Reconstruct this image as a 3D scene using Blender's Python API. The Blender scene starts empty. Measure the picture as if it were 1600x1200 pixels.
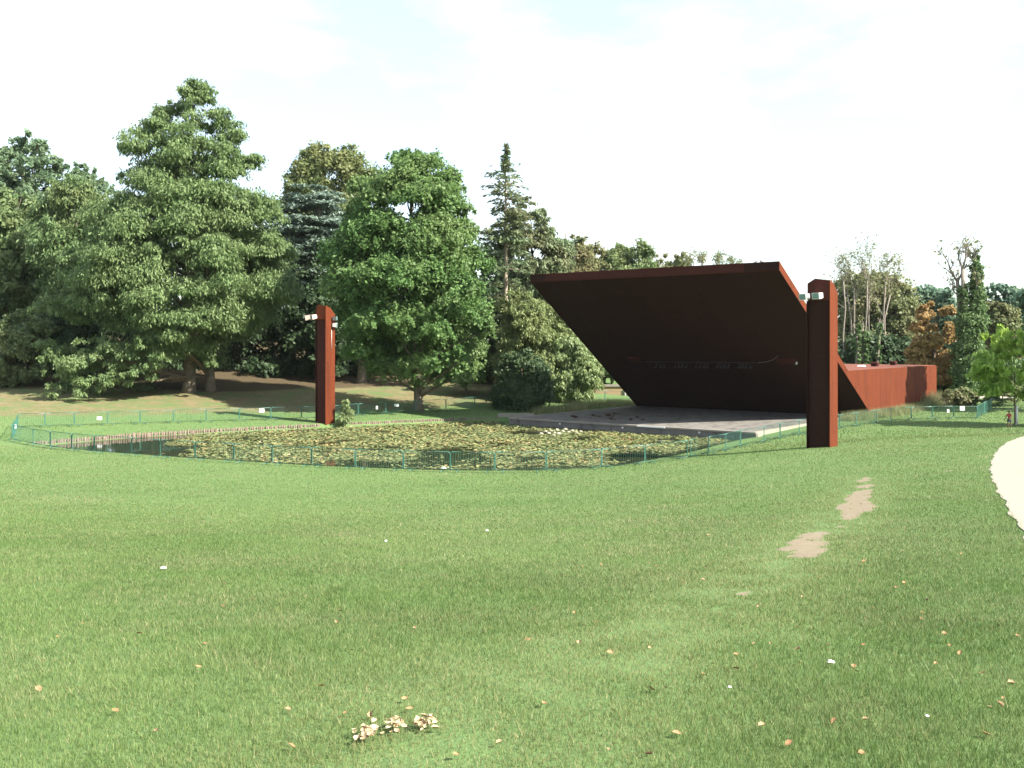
import bpy, math, random
import numpy as np
from mathutils import Vector, Matrix

random.seed(7)
rng = np.random.default_rng(11)
S = bpy.context.scene
COL = S.collection

# ------------------------------------------------------------------ camera, sky, sun, exposure
EYE, K, HY = 6.67, 1560.0, 535.0          # eye height (m), focal length in photo pixels, horizon row
cam_d = bpy.data.cameras.new("camera")
cam_d.sensor_width = 36.0
cam_d.lens = 36.0 * K / 1600.0
cam_d.shift_y = -(600.0 - HY) / 1600.0
cam_d.clip_start = 0.1
cam_d.clip_end = 4000.0
cam = bpy.data.objects.new("camera", cam_d)
COL.objects.link(cam)
cam.location = (0, 0, EYE)
cam.rotation_euler = (math.radians(90), 0, 0)
S.camera = cam

SUN_AZ = math.atan2(0.90, -0.43)          # compass-like, clockwise from +Y
SUN_EL = math.radians(40)
world = bpy.data.worlds.new("World")
S.world = world
world.use_nodes = True
wn, wl = world.node_tree.nodes, world.node_tree.links
wn.clear()
w_out = wn.new("ShaderNodeOutputWorld")
w_bg = wn.new("ShaderNodeBackground")
w_sky = wn.new("ShaderNodeTexSky")
w_sky.sky_type = 'NISHITA'
w_sky.sun_disc = False
w_sky.sun_elevation = SUN_EL
w_sky.sun_rotation = SUN_AZ
w_sky.dust_density = 0.8
w_tc = wn.new("ShaderNodeTexCoord")
w_map = wn.new("ShaderNodeMapping")
w_map.inputs['Scale'].default_value = (1.0, 1.0, 2.6)
w_map.inputs['Rotation'].default_value = (0.0, 0.35, 0.5)
w_noise = wn.new("ShaderNodeTexNoise")
w_noise.inputs['Scale'].default_value = 2.6
w_noise.inputs['Detail'].default_value = 9.0
w_noise.inputs['Roughness'].default_value = 0.58
w_ramp = wn.new("ShaderNodeValToRGB")
w_ramp.color_ramp.elements[0].position = 0.47
w_ramp.color_ramp.elements[0].color = (0.34, 0.34, 0.34, 1)
w_ramp.color_ramp.elements[1].position = 0.74
w_ramp.color_ramp.elements[1].color = (1, 1, 1, 1)
w_mix = wn.new("ShaderNodeMix")
w_mix.data_type = 'RGBA'
w_mix.inputs['B'].default_value = (5.2, 5.6, 5.6, 1)      # thin bright cloud
wl.new(w_tc.outputs['Generated'], w_map.inputs['Vector'])
wl.new(w_map.outputs['Vector'], w_noise.inputs['Vector'])
wl.new(w_noise.outputs['Fac'], w_ramp.inputs['Fac'])
wl.new(w_ramp.outputs['Color'], w_mix.inputs['Factor'])
wl.new(w_sky.outputs['Color'], w_mix.inputs['A'])
wl.new(w_mix.outputs['Result'], w_bg.inputs['Color'])
w_bg.inputs['Strength'].default_value = 0.085
wl.new(w_bg.outputs['Background'], w_out.inputs['Surface'])

sun_d = bpy.data.lights.new("sun", 'SUN')
sun_d.energy = 4.5
sun_d.angle = math.radians(0.53)
sun_d.color = (1.0, 0.94, 0.84)
sun = bpy.data.objects.new("sun", sun_d)
COL.objects.link(sun)
to_sun = Vector((math.sin(SUN_AZ) * math.cos(SUN_EL), math.cos(SUN_AZ) * math.cos(SUN_EL), math.sin(SUN_EL)))
sun.rotation_euler = to_sun.to_track_quat('Z', 'Y').to_euler()
sun.location = (60, -30, 60)

S.view_settings.view_transform = 'Standard'
S.view_settings.look = 'None'
S.view_settings.gamma = 1.0
S.view_settings.use_curve_mapping = False
S.view_settings.exposure = 1.80
S.cycles.max_bounces = 6
S.cycles.transparent_max_bounces = 8
S.cycles.use_denoising = True

# ------------------------------------------------------------------ small helpers
def at(px, py, d):
    return Vector(((px - 800.0) / K * d, d, EYE - (py - HY) / K * d))

def empty(name, loc, rz=0.0):
    o = bpy.data.objects.new(name, None)
    o.empty_display_size = 0.3
    COL.objects.link(o)
    o.location = loc
    o.rotation_euler = (0, 0, rz)
    return o

def tag(o, label=None, cat=None, group=None, kind=None):
    if label: o['label'] = label
    if cat: o['category'] = cat
    if group: o['group'] = group
    if kind: o['kind'] = kind
    return o

def link(name, me, mat=None, parent=None):
    o = bpy.data.objects.new(name, me)
    COL.objects.link(o)
    if mat is not None:
        me.materials.append(mat)
    if parent is not None:
        o.parent = parent
    return o

def np_mesh(name, V, F, mat=None, parent=None, smooth=False):
    """V (n,3), F (m,k) all faces with k corners."""
    V = np.ascontiguousarray(V, dtype=np.float32)
    F = np.ascontiguousarray(F, dtype=np.int32)
    m, k = F.shape
    me = bpy.data.meshes.new(name)
    me.vertices.add(len(V))
    me.vertices.foreach_set('co', V.ravel())
    me.loops.add(m * k)
    me.loops.foreach_set('vertex_index', F.ravel())
    me.polygons.add(m)
    me.polygons.foreach_set('loop_start', np.arange(0, m * k, k, dtype=np.int32))
    if smooth:
        me.polygons.foreach_set('use_smooth', np.ones(m, dtype=bool))
    me.update(calc_edges=True)
    me.validate()
    return link(name, me, mat, parent)

class MB:
    """collects polygons, links them as ONE mesh"""
    def __init__(self):
        self.v, self.f, self.sm = [], [], []
    def add(self, verts, faces, smooth=False):
        b = len(self.v)
        self.v.extend([tuple(p) for p in verts])
        for f in faces:
            self.f.append([i + b for i in f]); self.sm.append(smooth)
    def hexa(self, lo, hi):
        """lo/hi: four points each, same winding (counter-clockwise from above)"""
        self.add(list(lo) + list(hi), [(3, 2, 1, 0), (4, 5, 6, 7), (0, 1, 5, 4), (1, 2, 6, 5), (2, 3, 7, 6), (3, 0, 4, 7)])
    def box(self, x0, x1, y0, y1, z0, z1):
        self.hexa([(x0, y0, z0), (x1, y0, z0), (x1, y1, z0), (x0, y1, z0)], [(x0, y0, z1), (x1, y0, z1), (x1, y1, z1), (x0, y1, z1)])
    def prism(self, pts, off):
        """pts: planar polygon (list of Vectors); off: extrusion Vector"""
        n = len(pts)
        off = Vector(off)
        v = [Vector(p) for p in pts] + [Vector(p) + off for p in pts]
        fs = [tuple(reversed(range(n))), tuple(range(n, 2 * n))] + [(i, (i + 1) % n, n + (i + 1) % n, n + i) for i in range(n)]
        self.add(v, fs)
    def tube(self, pts, rad, sides=6, cap=True):
        pts = [Vector(p) for p in pts]
        n = len(pts)
        if not hasattr(rad, '__len__'): rad = [rad] * n
        b = len(self.v)
        t0 = (pts[1] - pts[0]).normalized()
        ref = Vector((0, 0, 1)) if abs(t0.z) < 0.8 else Vector((1, 0, 0))
        for i in range(n):
            t = (pts[min(i + 1, n - 1)] - pts[max(i - 1, 0)])
            t = t.normalized() if t.length > 1e-9 else t0
            a = t.cross(ref)
            if a.length < 1e-4: a = t.cross(Vector((0.3, 1, 0.1)))
            a.normalize(); c = t.cross(a)
            for k in range(sides):
                w = 2 * math.pi * k / sides
                q = pts[i] + (a * math.cos(w) + c * math.sin(w)) * rad[i]
                self.v.append((q.x, q.y, q.z))
        for i in range(n - 1):
            for k in range(sides):
                k2 = (k + 1) % sides
                self.f.append([b + i * sides + k, b + i * sides + k2, b + (i + 1) * sides + k2, b + (i + 1) * sides + k]); self.sm.append(True)
        if cap:
            self.f.append([b + k for k in reversed(range(sides))]); self.sm.append(False)
            self.f.append([b + (n - 1) * sides + k for k in range(sides)]); self.sm.append(False)
    def build(self, name, mat=None, parent=None, bevel=0.0):
        me = bpy.data.meshes.new(name)
        me.from_pydata(self.v, [], self.f)
        me.polygons.foreach_set('use_smooth', self.sm)
        me.update()
        o = link(name, me, mat, parent)
        if bevel:
            import bmesh
            bm = bmesh.new(); bm.from_mesh(me)
            bmesh.ops.recalc_face_normals(bm, faces=bm.faces)
            bmesh.ops.bevel(bm, geom=list(bm.edges), offset=bevel, segments=1, affect='EDGES', clamp_overlap=True)
            bm.to_mesh(me); bm.free()
        return o

def copy_tree(o, parent=None):
    c = o.copy(); COL.objects.link(c); c.parent = parent
    for ch in list(o.children): copy_tree(ch, c)
    return c

# ------------------------------------------------------------------ materials
class NT:
    def __init__(self, name):
        self.m = bpy.data.materials.new(name); self.m.use_nodes = True
        self.n = self.m.node_tree.nodes; self.l = self.m.node_tree.links
        self.n.clear()
        self.out = self.n.new("ShaderNodeOutputMaterial")
        self.geo = self.n.new("ShaderNodeNewGeometry")
        self.tc = self.n.new("ShaderNodeTexCoord")
    def noise(self, scale, detail=4.0, rough=0.55, stretch=None, coord='pos'):
        t = self.n.new("ShaderNodeTexNoise")
        t.inputs['Scale'].default_value = scale; t.inputs['Detail'].default_value = detail; t.inputs['Roughness'].default_value = rough
        src = self.geo.outputs['Position'] if coord == 'pos' else self.tc.outputs['Object']
        if stretch:
            mp = self.n.new("ShaderNodeMapping"); mp.inputs['Scale'].default_value = stretch
            self.l.new(src, mp.inputs['Vector']); src = mp.outputs['Vector']
        self.l.new(src, t.inputs['Vector'])
        return t.outputs['Fac']
    def ramp(self, fac, p0, p1, c0=(0, 0, 0), c1=(1, 1, 1)):
        r = self.n.new("ShaderNodeValToRGB")
        r.color_ramp.elements[0].position = p0; r.color_ramp.elements[0].color = (*c0, 1)
        r.color_ramp.elements[1].position = p1; r.color_ramp.elements[1].color = (*c1, 1)
        self.l.new(fac, r.inputs['Fac'])
        return r.outputs['Color']
    def stops(self, fac, st, const=False):
        r = self.n.new("ShaderNodeValToRGB")
        cr = r.color_ramp
        if const: cr.interpolation = 'CONSTANT'
        while len(cr.elements) < len(st): cr.elements.new(0.5)
        for e, (p, c) in zip(cr.elements, st): e.position = p; e.color = (*c, 1)
        self.l.new(fac, r.inputs['Fac'])
        return r.outputs['Color']
    def mix(self, fac, a, b, blend='MIX'):
        m = self.n.new("ShaderNodeMix"); m.data_type = 'RGBA'; m.blend_type = blend
        for s, v in (('Factor', fac), ('A', a), ('B', b)):
            if isinstance(v, (int, float)): m.inputs[s].default_value = v
            elif isinstance(v, tuple): m.inputs[s].default_value = (*v, 1)
            else: self.l.new(v, m.inputs[s])
        return m.outputs['Result']
    def attr(self, name):
        a = self.n.new("ShaderNodeAttribute"); a.attribute_name = name
        return a.outputs['Fac']
    def math(self, op, a, b=0.0):
        m = self.n.new("ShaderNodeMath"); m.operation = op
        for i, v in enumerate((a, b)):
            if isinstance(v, (int, float)): m.inputs[i].default_value = v
            else: self.l.new(v, m.inputs[i])
        return m.outputs[0]
    def bump(self, h, strength, dist=0.02):
        b = self.n.new("ShaderNodeBump"); b.inputs['Strength'].default_value = strength; b.inputs['Distance'].default_value = dist
        self.l.new(h, b.inputs['Height'])
        return b.outputs['Normal']
    def bsdf(self, col, rough=0.8, spec=0.3, metal=0.0, normal=None, ior=None):
        p = self.n.new("ShaderNodeBsdfPrincipled")
        if isinstance(col, tuple): p.inputs['Base Color'].default_value = (*col, 1)
        else: self.l.new(col, p.inputs['Base Color'])
        if isinstance(rough, (int, float)): p.inputs['Roughness'].default_value = rough
        else: self.l.new(rough, p.inputs['Roughness'])
        p.inputs['Specular IOR Level'].default_value = spec; p.inputs['Metallic'].default_value = metal
        if ior: p.inputs['IOR'].default_value = ior
        if normal is not None: self.l.new(normal, p.inputs['Normal'])
        return p.outputs['BSDF']
    def done(self, sh):
        self.l.new(sh, self.out.inputs['Surface']); return self.m

def leaf_mat(name, dark, light, warm, transl=0.35, nscale=0.22, rough=0.55, spec=0.25):
    t = NT(name)
    g = 1.68 if transl > 0.16 else 1.45
    dark, light, warm = (tuple(min(.5, v * g * k) for v, k in zip(q, (.93, 1.04, 1.06))) for q in (dark, light, warm))
    ri = t.geo.outputs['Random Per Island']
    c = t.mix(ri, dark, light)
    f = t.ramp(t.noise(nscale, 3.0), 0.42, 0.68)
    c = t.mix(f, c, warm)
    p = t.bsdf(c, rough, spec)
    tr = t.n.new("ShaderNodeBsdfTranslucent"); t.l.new(c, tr.inputs['Color'])
    ms = t.n.new("ShaderNodeMixShader"); ms.inputs[0].default_value = min(.5, transl + .10)
    t.l.new(p, ms.inputs[1]); t.l.new(tr.outputs[0], ms.inputs[2])
    return t.done(ms.outputs[0])

def plain(name, c1, c2, scale=6.0, rough=0.7, spec=0.3, metal=0.0, coord='obj', bump=0.0):
    t = NT(name)
    nz = t.noise(scale, 5.0, 0.6, coord=coord)
    c = t.ramp(nz, 0.32, 0.68, c1, c2)
    return t.done(t.bsdf(c, rough, spec, metal, t.bump(nz, bump) if bump else None))

def rust(name, a, b, streak):
    t = NT(name)
    c = t.mix(t.ramp(t.noise(0.55, 6.0, 0.6), 0.35, 0.68), a, b)
    c = t.mix(t.ramp(t.noise(1.0, 5.0, 0.6, stretch=(2.2, 2.2, 0.16)), 0.48, 0.72), c, streak)
    c = t.mix(t.ramp(t.noise(9.0, 5.0, 0.7), 0.40, 0.75), c, tuple(x * 1.35 for x in a))
    return t.done(t.bsdf(c, 0.85, 0.15, 0.0, t.bump(t.noise(25.0, 3.0), 0.12)))

M = {}
M['rust'] = rust('weathered_rust', (0.106, 0.0238, 0.0072), (0.084, 0.0182, 0.0066), (0.040, 0.0110, 0.0066))
M['rust_shaded'] = rust('shaded_rust', (0.0250, 0.0088, 0.0058), (0.0190, 0.0072, 0.0053), (0.0135, 0.0062, 0.005))  # shaded copy of the rust: underside and mast-front shade put into its colour
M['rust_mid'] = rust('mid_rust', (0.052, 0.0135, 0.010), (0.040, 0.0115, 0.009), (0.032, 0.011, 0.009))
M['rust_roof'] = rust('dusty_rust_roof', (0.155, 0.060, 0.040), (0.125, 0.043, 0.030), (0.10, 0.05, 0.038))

def ground_mat():
    t = NT('lawn_ground')
    g = t.mix(t.ramp(t.noise(0.28, 5.0, 0.6), 0.35, 0.7), (0.100, 0.165, 0.056), (0.122, 0.180, 0.064))
    g = t.mix(t.ramp(t.noise(14.0, 4.0, 0.7), 0.42, 0.78), g, (0.085, 0.145, 0.060))
    lit_c = t.mix(t.ramp(t.noise(1.6, 6.0, 0.65), 0.38, 0.66), (0.185, 0.155, 0.085), (0.120, 0.112, 0.052))
    lit_c = t.mix(t.ramp(t.noise(0.5, 5.0, 0.6), 0.46, 0.62), lit_c, (0.105, 0.145, 0.055))
    f = t.math('ADD', t.attr('litter'), t.math('MULTIPLY', t.math('SUBTRACT', t.noise(0.45, 5.0), 0.5), 0.9))
    c = t.mix(t.ramp(f, 0.35, 0.75), g, lit_c)
    wf = t.math('ADD', t.attr('wood'), t.math('MULTIPLY', t.math('SUBTRACT', t.noise(0.6, 4.0), 0.5), 0.6))
    c = t.mix(t.ramp(wf, 0.4, 0.7), c, (0.078, 0.060, 0.035))
    dirt = t.mix(t.ramp(t.noise(7.0, 5.0, 0.7), 0.35, 0.7), (0.225, 0.190, 0.132), (0.170, 0.138, 0.094))
    df = t.math('ADD', t.attr('dirt'), t.math('MULTIPLY', t.math('SUBTRACT', t.noise(5.0, 5.0, 0.65), 0.5), 1.1))
    c = t.mix(t.ramp(df, 0.34, 0.62), c, dirt)
    return t.done(t.bsdf(c, 0.95, 0.1, 0.0, t.bump(t.noise(30.0, 3.0), 0.5, 0.03)))
M['ground'] = ground_mat()

def grass_mat():
    t = NT('grass_blades')
    ri = t.geo.outputs['Random Per Island']
    c = t.stops(ri, [(0.0, (0.116, 0.173, 0.056)), (0.45, (0.166, 0.237, 0.077)), (0.85, (0.211, 0.275, 0.097)), (0.955, (0.231, 0.271, 0.118)), (0.985, (0.368, 0.306, 0.177)), (1.0, (0.474, 0.370, 0.234))])
    f = t.ramp(t.math('ADD', t.noise(0.42, 7.0, 0.68), t.math('MULTIPLY', t.math('SUBTRACT', t.noise(0.07, 2.0), 0.5), 0.5)), 0.44, 0.66)
    f = t.math('MAXIMUM', f, t.attr('dry'))
    c = t.mix(f, c, t.stops(ri, [(0.0, (0.103, 0.150, 0.054)), (0.55, (0.171, 0.215, 0.087)), (0.82, (0.263, 0.256, 0.124)), (1.0, (0.474, 0.359, 0.224))]))
    c = t.mix(t.ramp(t.noise(0.16, 4.0, 0.6), 0.42, 0.66), c, t.mix(1.0, c, (0.70, 0.80, 0.66), 'MULTIPLY'))
    c = t.mix(t.attr('lush'), c, t.mix(1.0, c, (0.56, 0.72, 0.50), 'MULTIPLY'))
    c = t.mix(t.ramp(t.noise(3.2, 4.0, 0.65), 0.46, 0.72), c, t.mix(1.0, c, (0.66, 0.78, 0.66), 'MULTIPLY'))
    c = t.mix(t.math('MULTIPLY', t.attr('dry'), 0.6), c, t.stops(ri, [(0.0, (0.138, 0.169, 0.056)), (0.5, (0.221, 0.223, 0.086)), (0.8, (0.347, 0.289, 0.137)), (1.0, (0.515, 0.392, 0.225))]))
    p = t.bsdf(c, 0.5, 0.22)
    tr = t.n.new("ShaderNodeBsdfTranslucent"); t.l.new(c, tr.inputs['Color'])
    ms = t.n.new("ShaderNodeMixShader"); ms.inputs[0].default_value = 0.35
    t.l.new(p, ms.inputs[1]); t.l.new(tr.outputs[0], ms.inputs[2])
    return t.done(ms.outputs[0])
M['grass'] = grass_mat()

def path_mat():
    t = NT('pale_gravel')
    c = t.mix(t.ramp(t.noise(2.0, 6.0, 0.7), 0.3, 0.7), (0.335, 0.305, 0.25), (0.285, 0.255, 0.205))
    c = t.mix(t.ramp(t.noise(60.0, 3.0, 0.7), 0.45, 0.8), c, (0.22, 0.195, 0.155))
    return t.done(t.bsdf(c, 0.95, 0.1, 0.0, t.bump(t.noise(80.0, 2.0), 0.4, 0.01)))
M['path'] = path_mat()

def water_mat():
    t = NT('pond_water')
    c = t.mix(t.ramp(t.noise(0.3, 4.0), 0.4, 0.65), (0.020, 0.024, 0.013), (0.034, 0.038, 0.018))
    return t.done(t.bsdf(c, 0.045, 0.5, 0.0, t.bump(t.noise(2.2, 3.0, 0.5), 0.05, 0.03), 1.33))
M['water'] = water_mat()

def pad_mat():
    t = NT('lily_pad_leaf')
    ri = t.geo.outputs['Random Per Island']
    a = t.stops(ri, [(0.0, (0.105, 0.129, 0.052)), (0.40, (0.139, 0.163, 0.063)), (0.70, (0.178, 0.189, 0.074)), (0.84, (0.252, 0.215, 0.092)), (0.92, (0.264, 0.163, 0.075)), (0.97, (0.344, 0.300, 0.160)), (1.0, (0.146, 0.098, 0.050))])
    b = t.stops(ri, [(0.0, (0.095, 0.123, 0.052)), (0.55, (0.131, 0.158, 0.064)), (0.85, (0.178, 0.193, 0.080)), (1.0, (0.237, 0.195, 0.092))])
    c = t.mix(t.ramp(t.noise(0.22, 4.0), 0.42, 0.6), a, b)
    return t.done(t.bsdf(c, 0.6, 0.15))
M['pad'] = pad_mat()

def bark_mat(name, a, b):
    t = NT(name)
    nz = t.noise(5.0, 6.0, 0.65, stretch=(1.6, 1.6, 0.35))
    c = t.ramp(nz, 0.32, 0.68, a, b)
    return t.done(t.bsdf(c, 0.9, 0.15, 0.0, t.bump(nz, 0.6, 0.05)))
M['bark'] = bark_mat('grey_brown_bark', (0.085, 0.066, 0.046), (0.20, 0.165, 0.12))
M['bark_pale'] = bark_mat('pale_bark', (0.20, 0.165, 0.125), (0.34, 0.29, 0.22))
M['twig'] = bark_mat('grey_twigs', (0.17, 0.145, 0.12), (0.27, 0.235, 0.195))

def concrete(name, a, b, stain, amt=0.55):
    t = NT(name)
    c = t.mix(t.ramp(t.noise(0.8, 6.0, 0.65), 0.35, 0.7), a, b)
    c = t.mix(t.ramp(t.noise(1.3, 6.0, 0.7, stretch=(1, 1, 0.5)), amt, amt + 0.16), c, stain)
    c = t.mix(t.ramp(t.noise(22.0, 4.0, 0.7), 0.45, 0.8), c, tuple(x * 1.25 for x in a))
    return t.done(t.bsdf(c, 0.9, 0.2, 0.0, t.bump(t.noise(18.0, 4.0), 0.25)))
M['deck'] = concrete('worn_deck_concrete', (0.180, 0.168, 0.150), (0.136, 0.127, 0.114), (0.062, 0.057, 0.050), 0.47)
M['wall_concrete'] = concrete('pale_wall_concrete', (0.36, 0.31, 0.235), (0.28, 0.235, 0.18), (0.14, 0.12, 0.09), 0.60)
M['dark_concrete'] = concrete('damp_concrete', (0.165, 0.152, 0.138), (0.120, 0.113, 0.106), (0.048, 0.047, 0.044), 0.54)
M['coping'] = concrete('coping_concrete', (0.24, 0.215, 0.18), (0.19, 0.17, 0.145), (0.10, 0.09, 0.07), 0.60)
M['sandstone'] = concrete('sandy_wall', (0.33, 0.235, 0.14), (0.27, 0.19, 0.115), (0.17, 0.125, 0.08), 0.58)
M['log'] = bark_mat('weathered_logs', (0.085, 0.062, 0.047), (0.23, 0.18, 0.14))
M['green_paint'] = plain('green_painted_steel', (0.034, 0.118, 0.090), (0.058, 0.165, 0.125), 5.0, 0.40, 0.5)
M['white_board'] = plain('white_board', (0.72, 0.72, 0.70), (0.80, 0.80, 0.78), 3.0, 0.5, 0.4)
M['white_metal'] = plain('pale_painted_metal', (0.58, 0.57, 0.54), (0.68, 0.67, 0.63), 9.0, 0.4, 0.5)
M['pink_metal'] = plain('faded_pink_metal', (0.50, 0.36, 0.31), (0.58, 0.44, 0.38), 9.0, 0.5, 0.4)
M['lens'] = plain('lamp_lens', (0.10, 0.17, 0.17), (0.16, 0.24, 0.23), 9.0, 0.15, 0.6)
M['dark_metal'] = plain('dark_metal', (0.020, 0.018, 0.018), (0.035, 0.030, 0.028), 9.0, 0.5, 0.4)
M['grey_metal'] = plain('grey_metal', (0.09, 0.085, 0.08), (0.13, 0.12, 0.115), 9.0, 0.45, 0.5)
M['dry_leaf'] = plain('dry_leaf', (0.24, 0.125, 0.058), (0.34, 0.205, 0.105), 14.0, 0.7, 0.2)
M['dry_leaf_pale'] = plain('dry_leaf_pale', (0.28, 0.180, 0.095), (0.36, 0.250, 0.145), 14.0, 0.7, 0.2)
M['dry_leaf_dark'] = plain('dry_leaf_dark', (0.045, 0.022, 0.014), (0.11, 0.055, 0.03), 14.0, 0.8, 0.2)
M['tan_leaf'] = plain('tan_dead_leaves', (0.38, 0.28, 0.165), (0.52, 0.40, 0.25), 14.0, 0.75, 0.2)
M['paper'] = plain('crumpled_paper', (0.74, 0.74, 0.73), (0.82, 0.82, 0.80), 20.0, 0.8, 0.2)
M['skin'] = plain('skin', (0.12, 0.058, 0.035), (0.15, 0.075, 0.045), 20.0, 0.55, 0.3)
M['hair'] = plain('black_hair', (0.012, 0.010, 0.009), (0.02, 0.016, 0.014), 30.0, 0.6, 0.3)
M['red_shirt'] = plain('red_cotton', (0.26, 0.045, 0.040), (0.32, 0.065, 0.055), 8.0, 0.85, 0.15)
M['blue_shorts'] = plain('navy_cotton', (0.030, 0.040, 0.075), (0.045, 0.058, 0.10), 8.0, 0.85, 0.15)
M['bird'] = plain('grey_feathers', (0.05, 0.05, 0.055), (0.09, 0.09, 0.10), 20.0, 0.7, 0.2)
M['lily_white'] = plain('lily_petal', (0.72, 0.70, 0.56), (0.80, 0.78, 0.66), 9.0, 0.6, 0.3)

L = {}
L['beech'] = leaf_mat('hornbeam_leaves', (0.059, 0.088, 0.033), (0.149, 0.182, 0.073), (0.130, 0.156, 0.066))
L['oak'] = leaf_mat('oak_leaves', (0.042, 0.080, 0.023), (0.106, 0.159, 0.049), (0.111, 0.143, 0.051))
L['mid'] = leaf_mat('mixed_leaves', (0.055, 0.085, 0.034), (0.128, 0.165, 0.067), (0.134, 0.146, 0.061))
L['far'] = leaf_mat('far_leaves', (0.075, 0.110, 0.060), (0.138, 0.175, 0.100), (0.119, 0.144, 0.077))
L['chestnut'] = leaf_mat('chestnut_leaves', (0.066, 0.088, 0.033), (0.143, 0.154, 0.061), (0.149, 0.141, 0.057))
L['cedar'] = leaf_mat('cedar_needles', (0.086, 0.113, 0.086), (0.168, 0.198, 0.154), (0.126, 0.150, 0.110), 0.15)
L['pine'] = leaf_mat('pine_needles', (0.055, 0.080, 0.038), (0.115, 0.140, 0.070), (0.125, 0.120, 0.060), 0.2)
L['olive'] = leaf_mat('olive_leaves', (0.085, 0.095, 0.040), (0.165, 0.160, 0.075), (0.160, 0.130, 0.065))
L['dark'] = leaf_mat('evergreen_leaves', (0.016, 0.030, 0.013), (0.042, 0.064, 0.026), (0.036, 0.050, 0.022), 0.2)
L['yew'] = leaf_mat('yew_needles', (0.024, 0.042, 0.018), (0.058, 0.084, 0.034), (0.046, 0.066, 0.027), 0.15)
L['shrub'] = leaf_mat('shrub_leaves', (0.085, 0.105, 0.038), (0.180, 0.190, 0.080), (0.145, 0.155, 0.060))
L['bright'] = leaf_mat('bright_shrub_leaves', (0.105, 0.135, 0.050), (0.230, 0.250, 0.125), (0.170, 0.185, 0.075))
L['lime'] = leaf_mat('young_lime_leaves', (0.115, 0.180, 0.030), (0.235, 0.300, 0.065), (0.190, 0.240, 0.045), 0.45)
L['rhodo'] = leaf_mat('rhododendron_leaves', (0.062, 0.084, 0.034), (0.132, 0.150, 0.062), (0.120, 0.126, 0.054), 0.2)
L['orange'] = leaf_mat('browning_leaves', (0.195, 0.107, 0.042), (0.338, 0.195, 0.081), (0.240, 0.156, 0.065))
L['ivy'] = leaf_mat('ivy_leaves', (0.040, 0.068, 0.025), (0.105, 0.145, 0.052), (0.080, 0.110, 0.040), 0.2)
L['bluegreen'] = leaf_mat('blue_green_leaves', (0.061, 0.101, 0.068), (0.121, 0.169, 0.115), (0.108, 0.135, 0.081))
L['straw'] = leaf_mat('tall_grass', (0.085, 0.110, 0.040), (0.200, 0.190, 0.090), (0.230, 0.185, 0.100), 0.35, 0.5)

# ------------------------------------------------------------------ terrain
CTRL = np.array([
    (0, 0, 5.07), (-12, 0, 5.2), (14, 0, 5.05), (0, -25, 6.6), (-40, -20, 6.6), (40, -20, 6.2),
    (0, 4, 5.00), (0, 10, 4.20), (0, 20, 2.92), (0, 30, 1.80), (0, 40, 0.86), (-2, 49, 0.20),
    (-6, 10, 4.25), (-12, 20, 3.0), (-16, 30, 1.85), (-20, 42, 0.85), (-12, 52, 0.20), (-22, 57, 0.20), (-29, 62, 0.20), (-33, 66, 0.30),
    (-36, 50, 0.85), (-45, 62, 0.9), (-45, 40, 2.0), (-60, 70, 2.0),
    (5, 10, 4.30), (8.5, 20, 3.40), (13, 30, 2.62), (16, 40, 1.90), (17.0, 53.7, 1.08), (19, 53, 1.12), (7.5, 45, 0.78), (12, 48, 1.0),
    (6, 51.5, 0.20), (9.5, 56, 0.16), (12.5, 59, 0.18), (14.6, 62.3, 0.22), (17, 66, 0.30), (20, 67.3, 0.42), (24, 70.7, 0.52), (28, 75.5, 0.58), (33, 78.5, 0.60),
    (21, 58, 0.95), (27, 62, 0.95), (24.7, 50, 1.62), (30, 60, 1.15), (15, 30, 2.75), (14, 12, 4.15), (30, 30, 3.0), (38, 50, 1.9),
    (33, 72, 0.58), (38, 80, 0.62), (41, 97, 0.65), (55, 75, 0.9), (60, 95, 0.9), (50, 110, 1.1), (60, 140, 2.4), (100, 100, 2.5), (20, 120, 1.1), (20, 150, 2.6),
    (6, 92, 0.55), (9, 100, 0.6), (12, 112, 0.6), (0, 90, 0.52), (-4, 87.5, 0.50), (-10, 84.5, 0.48), (-18, 80.5, 0.46), (-27, 76, 0.45), (-33, 73, 0.45),
    (-8.2, 89.5, 0.62), (-4, 105, 2.2), (-15.8, 105, 2.45), (-28, 93, 2.0), (-33, 81, 1.15), (-47, 95, 2.55), (-22, 90, 1.2), (-60, 115, 5.0), (-25, 118, 5.0), (-5, 120, 3.4), (-60, 150, 9.0), (-10, 150, 6.5), (-110, 120, 7), (-100, 60, 4),
], dtype=float)

def _tps_fit(P):
    n = len(P); X = P[:, :2]; r2 = ((X[:, None] - X[None]) ** 2).sum(-1)
    A = np.zeros((n + 3, n + 3))
    A[:n, :n] = np.where(r2 > 0, r2 * np.log(r2 + 1e-12) * 0.5, 0) + np.eye(n) * 6.0
    A[:n, n] = 1; A[:n, n + 1:] = X; A[n, :n] = 1; A[n + 1:, :n] = X.T
    return np.linalg.solve(A, np.concatenate([P[:, 2], np.zeros(3)]))
_W = _tps_fit(CTRL)
def base_z(x, y):
    x = np.atleast_1d(np.asarray(x, float)); y = np.atleast_1d(np.asarray(y, float))
    out = np.empty(len(x)); n = len(CTRL)
    for s in range(0, len(x), 20000):
        xs, ys = x[s:s + 20000], y[s:s + 20000]
        r2 = (xs[:, None] - CTRL[None, :, 0]) ** 2 + (ys[:, None] - CTRL[None, :, 1]) ** 2
        out[s:s + 20000] = (r2 * np.log(r2 + 1e-12) * 0.5) @ _W[:n] + _W[n] + _W[n + 1] * xs + _W[n + 2] * ys
    far = np.clip((np.hypot(x, y - 50) - 120) / 80, 0, 1)
    return np.where(far > 0, out * (1 - far) + far * 6.0, out)

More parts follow.
